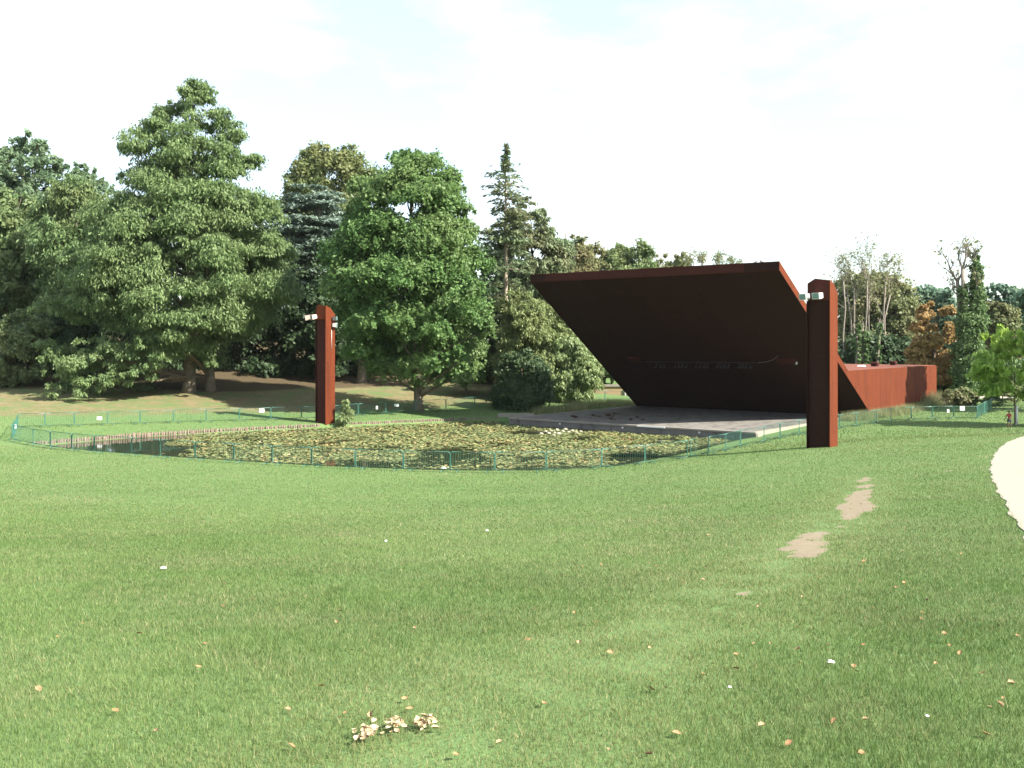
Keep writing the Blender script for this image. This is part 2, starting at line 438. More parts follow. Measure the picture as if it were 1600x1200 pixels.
POND = [(-30.6, 64.3), (-26.3, 70.3), (-21.5, 74.1), (-16.8, 77.0), (-10.3, 80.9), (-3.3, 84.6), (-0.6, 84.8), (0.6, 82.2), (17.2, 68.6), (15.3, 67.2),
        (13.2, 64.6), (9.6, 59.2), (5.6, 53.7), (1.6, 51.9), (-3.6, 51.9), (-10.4, 53.4), (-18.4, 56.9), (-25.3, 60.3)]
def poly_sd(x, y, poly):
    """signed distance, positive outside"""
    P = np.array(poly, float); Q = np.roll(P, -1, axis=0)
    d = np.full(len(x), 1e9); inside = np.zeros(len(x), bool)
    for (ax, ay), (bx, by) in zip(P, Q):
        ex, ey = bx - ax, by - ay
        t = np.clip(((x - ax) * ex + (y - ay) * ey) / (ex * ex + ey * ey), 0, 1)
        d = np.minimum(d, np.hypot(x - ax - t * ex, y - ay - t * ey))
        c = ((ay > y) != (by > y)) & (x < (bx - ax) * (y - ay) / (by - ay + 1e-12) + ax)
        inside ^= c
    return np.where(inside, -d, d)
def sstep(a, b, v):
    t = np.clip((v - a) / (b - a), 0, 1); return t * t * (3 - 2 * t)
def ground_z(x, y):
    x = np.atleast_1d(np.asarray(x, float)); y = np.atleast_1d(np.asarray(y, float))
    z = base_z(x, y)
    m = (x > -36) & (x < 22) & (y > 46) & (y < 92)
    if m.any():
        sd = poly_sd(x[m], y[m], POND)
        t = sstep(-1.1, 0.35, sd)
        z[m] = z[m] * t + (-0.6) * (1 - t)
    return z
def gz(x, y): return float(ground_z([x], [y])[0])
def bz(x, y): return float(base_z([x], [y])[0])
def hit(px, py, dmin=2.5, dmax=130.0):
    """where the ground shows at a photo pixel"""
    d = np.linspace(dmin, dmax, 2600)
    x = (px - 800) / K * d; zr = EYE - (py - HY) / K * d
    g = base_z(x, d)
    i = np.argmax(zr <= g)
    return Vector((x[i], d[i], g[i]))

def terrain():
    xs = np.concatenate([[-1500, -700, -350], np.arange(-200, -46, 6), np.arange(-46, 1.5, 0.35), np.arange(1.5, 12, 0.12), np.arange(12, 46.01, 0.35), np.arange(52, 201, 6), [350, 700, 1500]])
    ys = np.concatenate([[-400, -120, -50], np.arange(-20, 8, 0.5), np.arange(8, 30, 0.15), np.arange(30, 46, 0.3), np.arange(46, 90, 0.25), np.arange(90, 130, 1.5), np.arange(130, 220, 6), [350, 700, 1500]])
    gx, gy = np.meshgrid(xs, ys)
    x, y = gx.ravel(), gy.ravel()
    z = ground_z(x, y)
    nx, ny = len(xs), len(ys)
    i = np.arange(nx * ny).reshape(ny, nx)
    F = np.stack([i[:-1, :-1].ravel(), i[:-1, 1:].ravel(), i[1:, 1:].ravel(), i[1:, :-1].ravel()], 1)
    o = np_mesh('ground', np.stack([x, y, z], 1), F, M['ground'], smooth=True)
    o['kind'] = 'structure'
    yf = np.interp(x, [-60, -35, -27, -18, -10, -4, 6, 12, 20], [66, 73, 76.5, 80.5, 84.5, 88, 97, 101, 110])
    litter = sstep(0.8, 8.0, y - yf) * (1 - sstep(6, 12, x)) * 0.95
    wood = sstep(0, 6, y - (yf + np.interp(x, [-50, -40, -28, -20, -5, 5], [22, 20, 14, 17, 16, 10]))) * (1 - sstep(8, 14, x))
    dirt = dirt_mask(x, y)
    for nm, arr in (('litter', litter), ('wood', wood), ('dirt', dirt)):
        a = o.data.attributes.new(nm, 'FLOAT', 'POINT'); a.data.foreach_set('value', arr.astype(np.float32))
    return o

# bare patches trodden through the lawn (centre in the photo, half sizes in metres)
PATCH = []
for px, py, ax, ay in ((1352, 748.5, .30, 1.3), (1349, 760, .36, 1.1), (1350, 773, .34, 2.2), (1341, 786, .38, 3.2), (1328, 799, .36, 2.6), (1268, 841, .30, 1.2), (1247, 857, .40, 1.3),
                       (1312, 822, .14, .25), (1160, 926, .13, .22), (1128, 951, .12, .12), (1482, 736, .25, .5)):
    c = hit(px, py)
    for _k in range((10 if ay > 2 else 7) if ax > .25 else 3):
        dy_ = random.gauss(0, ay * .40)
        PATCH.append((c.x + random.gauss(0, ax * .26) + .36 * dy_, c.y + dy_, ax * random.uniform(.34, .66), ay * random.uniform(.25, .5)))
def dirt_mask(x, y):
    m = np.zeros(len(x))
    wob = .5 * np.sin(x * 5.3 + 2.1 * np.sin(y * 2.2)) * np.sin(y * 3.1 + 1.7 * np.sin(x * 3.7)) + .35 * np.sin(x * 11 + y * 4.3) * np.sin(y * 7.7 - x * 6.1) + .25 * np.sin(y * 13.1 + 3 * np.sin(x * 9))
    for cx, cy, ax, ay in PATCH:
        r = np.hypot((x - cx - .36 * (y - cy)) / ax, (y - cy) / ay)      # worn along the walking line
        m = np.maximum(m, 1.0 - sstep(0.55, 1.3, r + .48 * wob))
    return m
terrain()

def ring_sheet(name, left, right, mat, dz):
    """a strip sheet lying on the ground between two edge lines"""
    V, F = [], []
    n, m = len(left), 14
    for i in range(n):
        for j in range(m + 1):
            t = j / m
            x = left[i][0] * (1 - t) + right[i][0] * t; y = left[i][1] * (1 - t) + right[i][1] * t
            V.append((x, y, 0))
    V = np.array(V); V[:, 2] = ground_z(V[:, 0], V[:, 1]) + dz
    for i in range(n - 1):
        for j in range(m):
            a = i * (m + 1) + j; F.append((a, a + 1, a + m + 2, a + m + 1))
    o = np_mesh(name, V, np.array(F), mat, smooth=True); o['kind'] = 'structure'
    return o

# gravel path curving up on the right
edge_px = [(1640, 905), (1620, 868), (1600, 838), (1587, 815), (1574, 793), (1563, 775), (1555, 759), (1549, 745), (1547, 733), (1549, 721), (1554, 710), (1562, 700), (1574, 691), (1588, 685.5), (1606, 681), (1640, 677)]
pe = [hit(*p) for p in edge_px]
pe = [Vector((4.6, 6.0, 0)), Vector((3.9, 2.0, 0)), Vector((3.0, -4.0, 0))][::-1] + pe + [Vector((pe[-1].x + 10, pe[-1].y + 1.5, 0)), Vector((pe[-1].x + 30, pe[-1].y + 1.0, 0))]
def resample(pts, step):
    out = []
    for a, b in zip(pts[:-1], pts[1:]):
        n = max(1, int((b - a).length / step))
        out += [a.lerp(b, k / n) for k in range(n)]
    return out + [pts[-1]]
pe2 = [Vector((p.x, p.y, 0)) for p in resample(pe, 0.25)]
sm = pe2[:]
for _ in range(20):
    sm = [sm[0]] + [(sm[i - 1] + sm[i] * 2 + sm[i + 1]) / 4 for i in range(1, len(sm) - 1)] + [sm[-1]]
left, right = [], []
for i, p in enumerate(sm):
    t = (sm[min(i + 1, len(sm) - 1)] - sm[max(i - 1, 0)]).normalized()
    nrm = Vector((t.y, -t.x, 0))
    j = 0.03 * math.sin(i * 0.31) + 0.025 * math.sin(i * 0.83 + 1) + random.uniform(-0.012, 0.012)
    left.append(p + nrm * j); right.append(p + nrm * 4.6)
PATH_EDGE = np.array([(p.x, p.y) for p in sm])
PATH_POLY = [(p.x, p.y) for p in sm] + [(p.x, p.y) for p in reversed(right)]
ring_sheet('path', left, right, M['path'], 0.014)
# far path behind the barriers on the right
fa = [Vector((39.5 + 2 * k, 101 - 0.15 * k, 0)) for k in range(14)]
ring_sheet('path', [Vector((p.x, p.y - 1.4, 0)) for p in fa], [Vector((p.x, p.y + 1.4, 0)) for p in fa], M['path'], 0.35)

# water
wx = [p[0] for p in POND]; wy = [p[1] for p in POND]
mb = MB(); mb.add([(-38, 49, 0), (19, 49, 0), (19, 88, 0), (-38, 88, 0)], [(0, 1, 2, 3)])
me_w = mb
def water():
    P = np.array(POND); c = P.mean(0)
    Q = []
    for a in P:
        d = a - c; Q.append(a + d / np.linalg.norm(d) * 0.9)
    b = MB(); b.add([(q[0], q[1], 0.0) for q in Q], [tuple(range(len(Q) - 1, -1, -1))])
    o = b.build('water', M['water']); o['kind'] = 'structure'
    if o.data.polygons[0].normal.z < 0: o.data.flip_normals()
water()

# ------------------------------------------------------------------ stage and steel shelter
U = Vector((0.626, 0.780, 0)); Vv = Vector((0.780, -0.626, 0)); Z = Vector((0, 0, 1))
FL = Vector((-0.31, 81.65, 0)); SW, SD, SZ = 21.7, 19.8, 0.52
def sp(a, b, z): return FL + Vv * a + U * b + Z * z
stage = empty('stage_platform', FL)
tag(stage, 'low concrete stage platform standing in the lily pond under the rusty canopy', 'stage')
def stage_part(name, boxes, mat, bevel=0.0):
    b = MB()
    for a0, a1, b0, b1, z0, z1 in boxes:
        lo = [sp(a0, b0, z0) - FL, sp(a1, b0, z0) - FL, sp(a1, b1, z0) - FL, sp(a0, b1, z0) - FL]
        b.hexa(lo, [p + Z * (z1 - z0) for p in lo])
    return b.build(name, mat, stage, bevel)
stage_part('deck', [(0.32, SW - 0.32, 0.32, SD + 2.0, 0.30, SZ)], M['deck'])
stage_part('coping', [(0.0, SW, 0.0, 0.315, SZ - 0.13, SZ + 0.012), (0.0, 0.315, 0.32, SD, SZ - 0.13, SZ + 0.012)], M['coping'], 0.012)
stage_part('front_wall', [(0.08, SW - 0.02, 0.08, 0.5, -0.9, SZ - 0.134)], M['dark_concrete'])
stage_part('left_wall', [(0.08, 0.4, 0.505, SD, -0.9, SZ - 0.134)], M['dark_concrete'])
stage_part('right_wall', [(SW - 0.315, SW, 0.32 + 2.9 * k, 0.32 + 2.9 * k + 2.885, -0.9, SZ + 0.012) for k in range(7)], M['wall_concrete'])
for a in (5.2, 11.0, 17.4):
    lb = MB(); c = sp(a, 0.045, SZ - 0.24) - FL
    lb.tube([c, c - U * 0.05], 0.075, 10)
    lb.build('wall_lamp', M['white_metal'], stage)
wb = empty('white_board', sp(12.3, -0.04, SZ - 0.09)); tag(wb, 'long thin white board lying along the front edge of the stage', 'board')
b = MB()
lo = [Vv * 0 - U * 0.02, Vv * 2.35 - U * 0.02, Vv * 2.35 + U * 0.02, U * 0.02]
b.hexa(lo, [p + Z * 0.10 for p in lo]); b.build('plank', M['white_board'], wb, 0.004)

# canopy: underside plane hinges on the stage back edge and leans out over the stage
H0 = Vector((12.1, 96.9, SZ)); CW, CL, CM, CT = 22.76, 18.5, 0.600, 0.60
def cp(a, l, up=0.0):                  # a: along the hinge, l: out over the stage, up: above the underside
    return H0 + Vv * a - U * l + Z * (CM * l + up)
shelter = empty('concert_shelter', H0)
tag(shelter, 'huge rust red steel bandstand with tilted slab canopy and low box behind', 'bandstand')
def rel(p): return p - H0
TL0, TL1 = 1.25, CW                     # top edge starts a little further right than the hinge
def cpt(a01, l, up=0.0):                # a01 in 0..1 across, tapering on the left
    a = (TL0 * l / CL) * (1 - a01) + CW * a01
    return cp(a, l, up)
b = MB()
lo = [rel(cpt(0, CL)), rel(cpt(1, CL)), rel(cpt(1, -0.6)), rel(cpt(0, -0.6))]
b.hexa(lo, [p + Z * CT for p in lo]); b.build('canopy', M['rust'], shelter)
# added sheets just under the slab, the underside's shade put into their dark colour
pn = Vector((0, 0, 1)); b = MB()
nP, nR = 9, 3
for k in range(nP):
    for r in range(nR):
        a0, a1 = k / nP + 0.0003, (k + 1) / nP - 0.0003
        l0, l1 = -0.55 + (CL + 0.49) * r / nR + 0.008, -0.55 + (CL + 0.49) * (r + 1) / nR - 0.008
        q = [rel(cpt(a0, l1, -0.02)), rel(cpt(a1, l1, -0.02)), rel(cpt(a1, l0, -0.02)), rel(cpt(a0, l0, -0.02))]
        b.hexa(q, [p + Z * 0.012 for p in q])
b.build('underside_shade', M['rust_shaded'], shelter)
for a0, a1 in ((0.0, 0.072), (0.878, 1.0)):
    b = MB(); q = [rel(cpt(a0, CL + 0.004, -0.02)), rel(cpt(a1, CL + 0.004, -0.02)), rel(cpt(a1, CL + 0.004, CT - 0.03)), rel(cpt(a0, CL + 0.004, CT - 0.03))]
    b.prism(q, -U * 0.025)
    b.build('edge_end_plate', M['rust_shaded'], shelter)
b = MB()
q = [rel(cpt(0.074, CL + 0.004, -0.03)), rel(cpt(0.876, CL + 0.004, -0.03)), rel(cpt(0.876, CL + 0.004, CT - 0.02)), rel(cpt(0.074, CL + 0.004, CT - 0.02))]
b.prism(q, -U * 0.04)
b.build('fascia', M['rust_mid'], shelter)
# box behind the canopy
BZ, BD = 4.43, 18.4
zt = BZ - SZ
b = MB()
prof = [(0.3, -0.9), (0.0, 0.3), (-(zt - 0.3) / CM, zt), (BD, zt), (BD, -0.9)]   # (along U from the hinge, height)
A0, A1 = 0.8, CW - 0.12
pts = [Vv * A1 + U * u_ + Z * z_ for u_, z_ in prof]
b.prism(list(reversed(pts)), Vv * -(A1 - A0))
b.build('rear_box', M['rust'], shelter)
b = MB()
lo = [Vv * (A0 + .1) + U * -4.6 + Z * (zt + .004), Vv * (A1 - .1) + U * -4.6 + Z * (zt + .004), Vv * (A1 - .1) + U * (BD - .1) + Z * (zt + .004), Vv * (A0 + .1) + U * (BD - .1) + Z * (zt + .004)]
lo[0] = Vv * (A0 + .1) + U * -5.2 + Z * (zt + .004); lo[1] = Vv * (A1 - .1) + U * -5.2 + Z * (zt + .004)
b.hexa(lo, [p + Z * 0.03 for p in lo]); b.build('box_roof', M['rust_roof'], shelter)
for k, u_ in enumerate((4.9, 9.4, 14.6)):          # weld seams on the side wall
    b = MB(); p = Vv * (A1 + .001) + U * u_
    b.prism([p + Z * -0.6, p + U * .05 + Z * -0.6, p + U * .05 + Z * (zt - .05), p + Z * (zt - .05)], Vv * 0.012)
    b.build('weld_seam', M['rust_roof'], shelter)
def vent(px, py, d, w, h, mat, name):
    c = at(px, py, d); e = MB()
    z0 = BZ + 0.034 - 0.01
    P = Vector((c.x, c.y, 0))
    lo = [P - Vv * w / 2 - U * w / 2, P + Vv * w / 2 - U * w / 2, P + Vv * w / 2 + U * w / 2, P - Vv * w / 2 + U * w / 2]
    lo = [rel(p + Z * z0) for p in lo]
    mid = rel(P + Z * (z0 + h))
    hi = [mid + (p - rel(P + Z * z0)) * 1.25 for p in lo]
    e.hexa(lo, hi)
    e.hexa([p + Z * 0.002 for p in hi], [mid + (p - mid) * 0.7 + Z * (0.12) for p in hi])
    return e.build(name, mat, shelter)
vent(1367, 570, 92, 0.5, 0.30, M['rust_mid'], 'roof_vent')
vent(1396, 569, 97, 0.45, 0.30, M['rust_mid'], 'roof_vent')
vent(1346, 571, 90, 0.5, 0.05, M['white_board'], 'roof_hatch')
# lighting bar, lamps and two panels under the canopy
def under(px, py):
    r = Vector(((px - 800) / K, 1, -(py - HY) / K))
    # plane: (P-H0).z = CM * -(P-H0).U
    o = Vector((0, 0, EYE)) - H0
    den = r.z + CM * r.dot(U); num = -(o.z + CM * o.dot(U))
    return rel(Vector((0, 0, EYE)) + r * (num / den))
nD = (Z + U * CM).normalized() * -1
bar0, bar1 = under(1008, 560.5), under(1186, 562)
b = MB(); b.tube([bar0 + nD * .3, bar1 + nD * .3], 0.03, 6); b.build('lighting_bar', M['dark_metal'], shelter)
for px in (1028, 1036, 1042, 1058, 1064, 1069, 1075, 1091, 1097, 1103, 1108, 1124, 1130, 1135, 1141, 1158, 1163, 1169, 1176):
    p = under(px, 563.5) + nD * .34
    b = MB(); b.tube([p, p + Vector((-.10, -.12, -.16)), p + Vector((-.16, -.2, -.30))], [.05, .07, .09], 8)
    b.build('spotlight', M['dark_metal'], shelter)
for px, py, w in ((992, 559.5, 1.25), (1231, 562, 1.6)):
    p = under(px, py); e = (Z * CM - U).normalized()
    q = [p - Vv * w / 2 - e * .3, p + Vv * w / 2 - e * .3, p + Vv * w / 2 + e * .3, p - Vv * w / 2 + e * .3]
    b = MB(); b.prism([c + nD * .03 for c in q], nD * .22); b.build('speaker_panel', M['rust_mid'], shelter)
cb = [under(1186, 562) + nD * .3, under(1200, 561) + nD * .25, under(1210, 557.5) + nD * .25, under(1216, 554.5) + nD * .1]
b = MB(); b.tube(cb, 0.022, 5); b.build('cable', M['grey_metal'], shelter)
p = under(1246, 562) + nD * .2
b = MB(); b.tube([p, p + nD * .2], [.05, .09], 8); b.build('white_lamp', M['white_metal'], shelter)

# birds on the canopy edge
def bird(px, up, yaw, label):
    a01 = 0.5
    # spot on top edge nearest to the pixel column
    best = min((abs(800 + K * cpt(t / 400, CL - .25).x / cpt(t / 400, CL - .25).y - px), t / 400) for t in range(401))[1]
    P = cpt(best, CL - 0.25, CT)
    r = empty('bird', P, yaw); tag(r, label, 'bird', 'birds on the canopy edge')
    h = MB()
    h.tube([(-.20, 0, .07), (-.10, 0, .10), (0, 0, .13), (.08, 0, .17), (.12, 0, .23), (.15, 0, .27), (.19, 0, .27), (.215, 0, .265), (.25, 0, .255)], [.02, .06, .085, .075, .045, .042, .036, .014, .004], 8)
    h.build('body', M['bird'], r)
    t = MB(); t.hexa([(-.34, -.03, .04), (-.16, -.045, .08), (-.16, .045, .08), (-.34, .03, .04)], [(-.34, -.03, .05), (-.16, -.045, .1), (-.16, .045, .1), (-.34, .03, .05)]); t.build('tail', M['bird'], r)
    for s in (-1, 1):
        g = MB(); g.tube([(0.0, s * .03, .08), (0.01, s * .03, 0)], .008, 5); g.tube([(-.02, s * .03, .004), (.04, s * .03, .004)], .007, 4); g.build('leg', M['dark_metal'], r)
        g = MB(); g.tube([(.07, s * .075, .14), (-.03, s * .088, .13), (-.16, s * .05, .09), (-.24, s * .02, .07)], [.02, .045, .03, .006], 6); g.build('wing', M['bird'], r)
bird(1179, 0, 0.3, 'small grey bird perched on the canopy top edge, nearer the middle')
bird(1192, 0, 2.6, 'small grey bird perched on the canopy top edge, nearer its right corner')

# ------------------------------------------------------------------ steel masts
def mast(px_l, px_r, d, base_py, top_py, label, kind):
    X = (px_l - 800) / K * d
    z0 = gz(X + .8, d + 0.3)
    ztop = EYE - (top_py - HY) / K * (d + .2)
    P = Vector((X, d + 0.45, 0))
    W, D = (1.20, 1.10) if kind == 'right' else (1.10, 0.96)
    r = empty('steel_mast', Vector((P.x, P.y, z0)))
    tag(r, label, 'mast', 'rusty masts by the pond')
    def q(a, bb, z): return P + Vv * a + U * bb + Z * z - Vector((P.x, P.y, z0))
    bot = z0 - 0.6
    pro = 0.20; pk = 0.42 * W                      # front is bent to a shallow prow
    plan = [(0, 0), (pk, -pro), (W, 0), (W, D), (0, D)]
    # body (recessed front below the cap)
    b = MB()
    low = [(0.0, 0.10), (pk, -pro + .10), (W - .06, 0.10), (W - .06, D - .01), (0, D - .01)]
    zc = ztop - 1.08
    b.add([q(x, y, bot) for x, y in low] + [q(x, y, zc) for x, y in low], [(4, 3, 2, 1, 0), (0, 1, 6, 5), (1, 2, 7, 6), (2, 3, 8, 7), (3, 4, 9, 8), (4, 0, 5, 9)])
    b.build('shaft', M['rust_shaded'] if kind == 'right' else M['rust_mid'], r)  # front away from the sun: its shade is put into darker rust
    b = MB()                                       # cap band with sloping top
    th = [ztop - .14, ztop + .12, ztop, ztop - .72, ztop - .85]
    mid = [(W, D * .45)]
    capp = [(0, 0), (pk, -pro), (W, 0), (W, D * .5), (W, D), (0, D)]
    hz = [ztop - .14, ztop + .10, ztop, ztop - .16, ztop - .66, ztop - .80]
    n = 6
    b.add([q(x, y, zc) for x, y in capp] + [q(x, y, h) for (x, y), h in zip(capp, hz)], [tuple(reversed(range(n)))] + [(i, (i + 1) % n, n + (i + 1) % n, n + i) for i in range(n)] + [(6, 7, 11), (7, 8, 9), (7, 9, 11), (9, 10, 11)])
    b.build('cap', M['rust_mid'] if kind == 'right' else M['rust'], r)
    b = MB()                                       # sunlit side plate
    side = [q(W + .002, -.02, bot), q(W + .002, D, bot), q(W + .002, D, ztop - .66), q(W + .002, D * .5, ztop - .16), q(W + .002, 0, ztop + .01)]
    b.prism([c for c in side], Vv * 0.05); b.build('side_plate', M['rust'], r)
    b = MB()
    for x0 in (-.05, ):
        b.hexa([q(x0, -.02, bot), q(x0 + .048, -.02, bot), q(x0 + .048, D, bot), q(x0, D, bot)], [q(x0, -.02, zc - .01), q(x0 + .048, -.02, zc - .01), q(x0 + .048, D, zc - .01), q(x0, D, zc - .01)])
    b.build('edge_plate', M['rust_shaded'] if kind == 'right' else M['rust_mid'], r)
    def lamp(c, out, sidev, w, h, dp, mat):
        b = MB()
        f = out.normalized(); s = sidev.normalized(); t = s.cross(f); 
        if t.z < 0: t = -t
        c0 = c
        back = [c0 - s * w * .42 - t * h * .4, c0 + s * w * .42 - t * h * .4, c0 + s * w * .42 + t * h * .4, c0 - s * w * .42 + t * h * .4]
        fr = [c0 + f * dp - s * w * .5 - t * h * .5, c0 + f * dp + s * w * .5 - t * h * .5, c0 + f * dp + s * w * .5 + t * h * .5, c0 + f * dp - s * w * .5 + t * h * .5]
        b.hexa(back, fr); 
        o = b.build('floodlight', mat, r)
        m = MB(); fc = c0 + f * (dp + .004)
        qd = [fc - s * w * .43 - t * h * .42, fc + s * w * .43 - t * h * .42, fc + s * w * .43 + t * h * .42, fc - s * w * .43 + t * h * .42]
        m.prism(qd, f * .012); m.build('lens', M['lens'], o)
        g = MB(); g.tube([c0 - f * .02, c0 - f * .18 - t * .03], .03, 6); g.build('bracket', M['dark_metal'], o)
    fwd = (-U * 0.9 - Vv * 0.35 - Z * 0.12)
    if kind == 'right':
        lamp(q(.10, -.32, ztop - .85), fwd, Vv * 0.93 - U * .36, .50, .34, .34, M['white_metal'])
        lamp(q(.82, -.30, ztop - .82), fwd, Vv * 0.93 - U * .36, .50, .34, .34, M['white_metal'])
    else:
        lamp(q(-.20, -.34, ztop - .85), -U * .55 - Vv * .8 - Z * .25, U * .8 - Vv * .55, .34, .40, .44, M['pink_metal'])
        lamp(q(.50, -.42, ztop - .83), -U * .9 - Vv * .35 - Z * .2, Vv * .93 - U * .36, .52, .38, .40, M['pink_metal'])
        lamp(q(W + .10, .72, ztop - 1.0), Vv * .8 + U * .5 + Z * .05, U * .85 - Vv * .53, .36, .34, .30, M['grey_metal'])
        lamp(q(W + .10, .72, ztop - 1.5), Vv * .8 + U * .5 - Z * .05, U * .85 - Vv * .53, .36, .34, .30, M['white_metal'])
        g = MB(); g.tube([q(W + .08, .58, ztop - 1.9), q(W + .08, .58, ztop - 3.4)], .03, 6); g.build('conduit', M['pink_metal'], r)
    return r
mast(1265.5, 1311, 53.7, 697, 438.5, 'tall rust red steel mast on the lawn in front of the canopy corner', 'right')
mast(492, 520, 78.6, 653, 478, 'tall rust red steel mast on the far bank behind the log edging', 'left')

# ------------------------------------------------------------------ crowd barriers
ORD = ['first', 'second', 'third', 'fourth', 'fifth', 'sixth', 'seventh', 'eighth', 'ninth', 'tenth', 'eleventh', 'twelfth', 'thirteenth', 'fourteenth', 'fifteenth', 'sixteenth', 'seventeenth', 'eighteenth', 'nineteenth', 'twentieth', 'twenty-first', 'twenty-second', 'twenty-third', 'twenty-fourth', 'twenty-fifth', 'twenty-sixth', 'twenty-seventh', 'twenty-eighth', 'twenty-ninth', 'thirtieth']
_proto = {}
def barrier_proto(Lq):
    if Lq in _proto: return _proto[Lq]
    r = empty('crowd_barrier', (0, 0, 0))
    z0, z1, c = 0.14, 1.04, 0.10
    x0, x1 = 0.03, Lq - 0.03
    pts = []
    for cx, cz, a0 in ((x1 - c, z1 - c, 0), (x0 + c, z1 - c, 90), (x0 + c, z0 + c, 180), (x1 - c, z0 + c, 270)):
        for k in range(4):
            w = math.radians(a0 + 30 * k); pts.append((cx + c * math.cos(w), 0, cz + c * math.sin(w)))
    pts.append(pts[0])
    b = MB(); b.tube(pts, 0.026, 6, cap=False); b.build('frame', M['green_paint'], r)
    b = MB(); n = max(6, int(Lq / 0.125))
    for k in range(1, n):
        x = x0 + (x1 - x0) * k / n; b.tube([(x, 0, z0), (x, 0, z1)], 0.0070, 4, cap=False)
    b.build('infill_bars', M['green_paint'], r)
    for fx in (0.16, 0.84):
        b = MB(); x = x0 + (x1 - x0) * fx
        b.tube([(x, -.30, .02), (x, -.20, .05), (x, 0, .13), (x, .20, .05), (x, .30, .02)], 0.02, 6)
        b.build('foot', M['green_paint'], r)
    _proto[Lq] = r
    return r
_first = set()
def place_barrier(P0, P1, label, group):
    Lr = (P1 - P0).length; Lq = round(max(0.8, min(3.6, Lr)) * 5) / 5
    p = barrier_proto(Lq)
    o = p if Lq not in _first else copy_tree(p)
    _first.add(Lq)
    d = P1 - P0
    yaw = math.atan2(d.y, d.x); pitch = math.atan2(d.z, math.hypot(d.x, d.y))
    o.location = P0; o.rotation_euler = (random.uniform(-.03, .03), -pitch, yaw)
    o.scale = (Lr / Lq, 1, 1)
    tag(o, label, 'barrier', group)
    return o
def on_ground(px, d):
    X = (px - 800) / K * d; return Vector((X, d, max(gz(X, d), 0.05)))
def run(nodes, text, group):
    P = [on_ground(*n) for n in nodes]
    for i in range(len(P) - 1):
        place_barrier(P[i], P[i + 1], text % ORD[i], group)
    return P
near = run([(20, 64.6), (52, 62.6), (79, 61.0), (112, 59.6), (147, 58.4), (205, 57.0), (250, 55.9), (305, 54.9), (365, 53.8), (425, 52.8), (487, 52.0), (555, 51.2), (630, 50.6), (703, 50.1), (773, 49.8), (853, 49.8), (940, 51.3), (1008, 52.9), (1075, 54.8)],
           '%s green crowd barrier from the left along the near pond edge', 'green barriers along the near pond edge')
rr = run([(1078, 55.6), (1107, 57.6), (1134, 59.4), (1157, 61.6), (1194, 63.4), (1219, 65.4), (1249, 67.6), (1281, 69.4), (1312, 71.2), (1338, 72.8), (1368, 74.8)],
         '%s green crowd barrier going up beside the sunlit stage wall', 'green barriers beside the stage')
rf = run([(1369, 75.2), (1392, 76.6), (1424, 77.8), (1457, 78.4), (1490, 78.8), (1527, 78.4)],
         '%s green crowd barrier right of the canopy foot, before the rusty box', 'green barriers before the rusty box')
rg = run([(1527, 78.8), (1538, 84.0), (1549, 88.5), (1586, 89.5), (1624, 90.0)],
         '%s green crowd barrier of the bend behind the young tree', 'green barriers behind the young tree')
lf = run([(19, 65.0), (24, 68.0), (27.5, 71.4)], '%s green crowd barrier at the left end of the pond, seen nearly end on', 'green barriers at the left end of the pond')
bk = run([(27.5, 71.6), (70, 72.6), (116, 73.6), (168, 74.6), (219, 75.6), (271, 76.6), (322, 77.6), (374, 78.6), (423, 79.6), (471, 80.6), (521, 81.8), (560, 83.8), (603, 85.4), (650, 87.2), (697, 89.0), (742, 91.0), (788, 93.2), (830, 96.0), (865, 99.0), (905, 101.5), (945, 103.5), (985, 105.5)],
         '%s green crowd barrier from the left along the far bank', 'green barriers along the far bank')
# white notices hung on barriers
def notice(px, py, d, w, h, label):
    c = at(px, py, d); r = empty('notice', c)
    tag(r, label, 'notice', 'white notices on the barriers')
    b = MB(); b.box(-w / 2, w / 2, -.012, .0, -h / 2, h / 2); b.build('board', M['white_board'], r, 0.003)
    b = MB()
    for s in (-1, 1): b.tube([(s * w * .4, .0, h * .38), (s * w * .4, .05, h * .42)], .008, 5)
    b.build('cable_tie', M['dark_metal'], r)
notice(155.5, 653.5, 74.25, .38, .26, 'small white notice on the far bank barriers left of the hornbeam')
notice(409, 641.5, 79.2, .42, .32, 'white notice on the far bank barrier just left of the far mast')
notice(24.5, 666.5, 66.6, .14, .26, 'narrow white notice at the left end of the pond barriers')
notice(619.5, 633, 85.95, .40, .22, 'white notice on the far bank barrier left of the oak trunk')
notice(589, 637, 84.7, .18, .30, 'narrow white notice beside the pond edge sapling')
notice(1503.5, 638, 78.55, .38, .34, 'square white notice on the barrier right of the rusty box')
notice(1481.5, 642, 78.6, .18, .26, 'small white notice next to the rusty box corner')

# ------------------------------------------------------------------ log edging of the far bank and low walls
def log_edging(nodes, label):
    P = [Vector((a, b_, 0)) for a, b_ in nodes]
    r = empty('log_edging', P[0]); tag(r, label, 'log edging')
    b = MB()
    for a, c in zip(P[:-1], P[1:]):
        n = int((c - a).length / 0.17)
        for k in range(n):
            p = a.lerp(c, k / n) - P[0]
            h = 0.31 + random.uniform(-.05, .05)
            rad = random.uniform(.06, .085)
            j = Vector((random.uniform(-.03, .03), random.uniform(-.03, .03), 0))
            b.tube([p + j + Z * -.6, p + j * 1.3 + Z * h], [rad, rad * .95], 7)
    b.build('stakes', M['log'], r)
log_edging([(-30.7, 64.2), (-26.35, 70.2), (-21.5, 74.05), (-17.2, 76.7)], 'long row of short upright logs edging the far bank left of the mast')
log_edging([(-17.1, 76.75), (-14.9, 78.1)], 'short row of upright logs edging the bank below the far mast')
log_edging([(-13.0, 79.3), (-10.3, 80.85), (-3.3, 84.55), (-.9, 84.9)], 'row of upright logs edging the bank between sapling and stage')
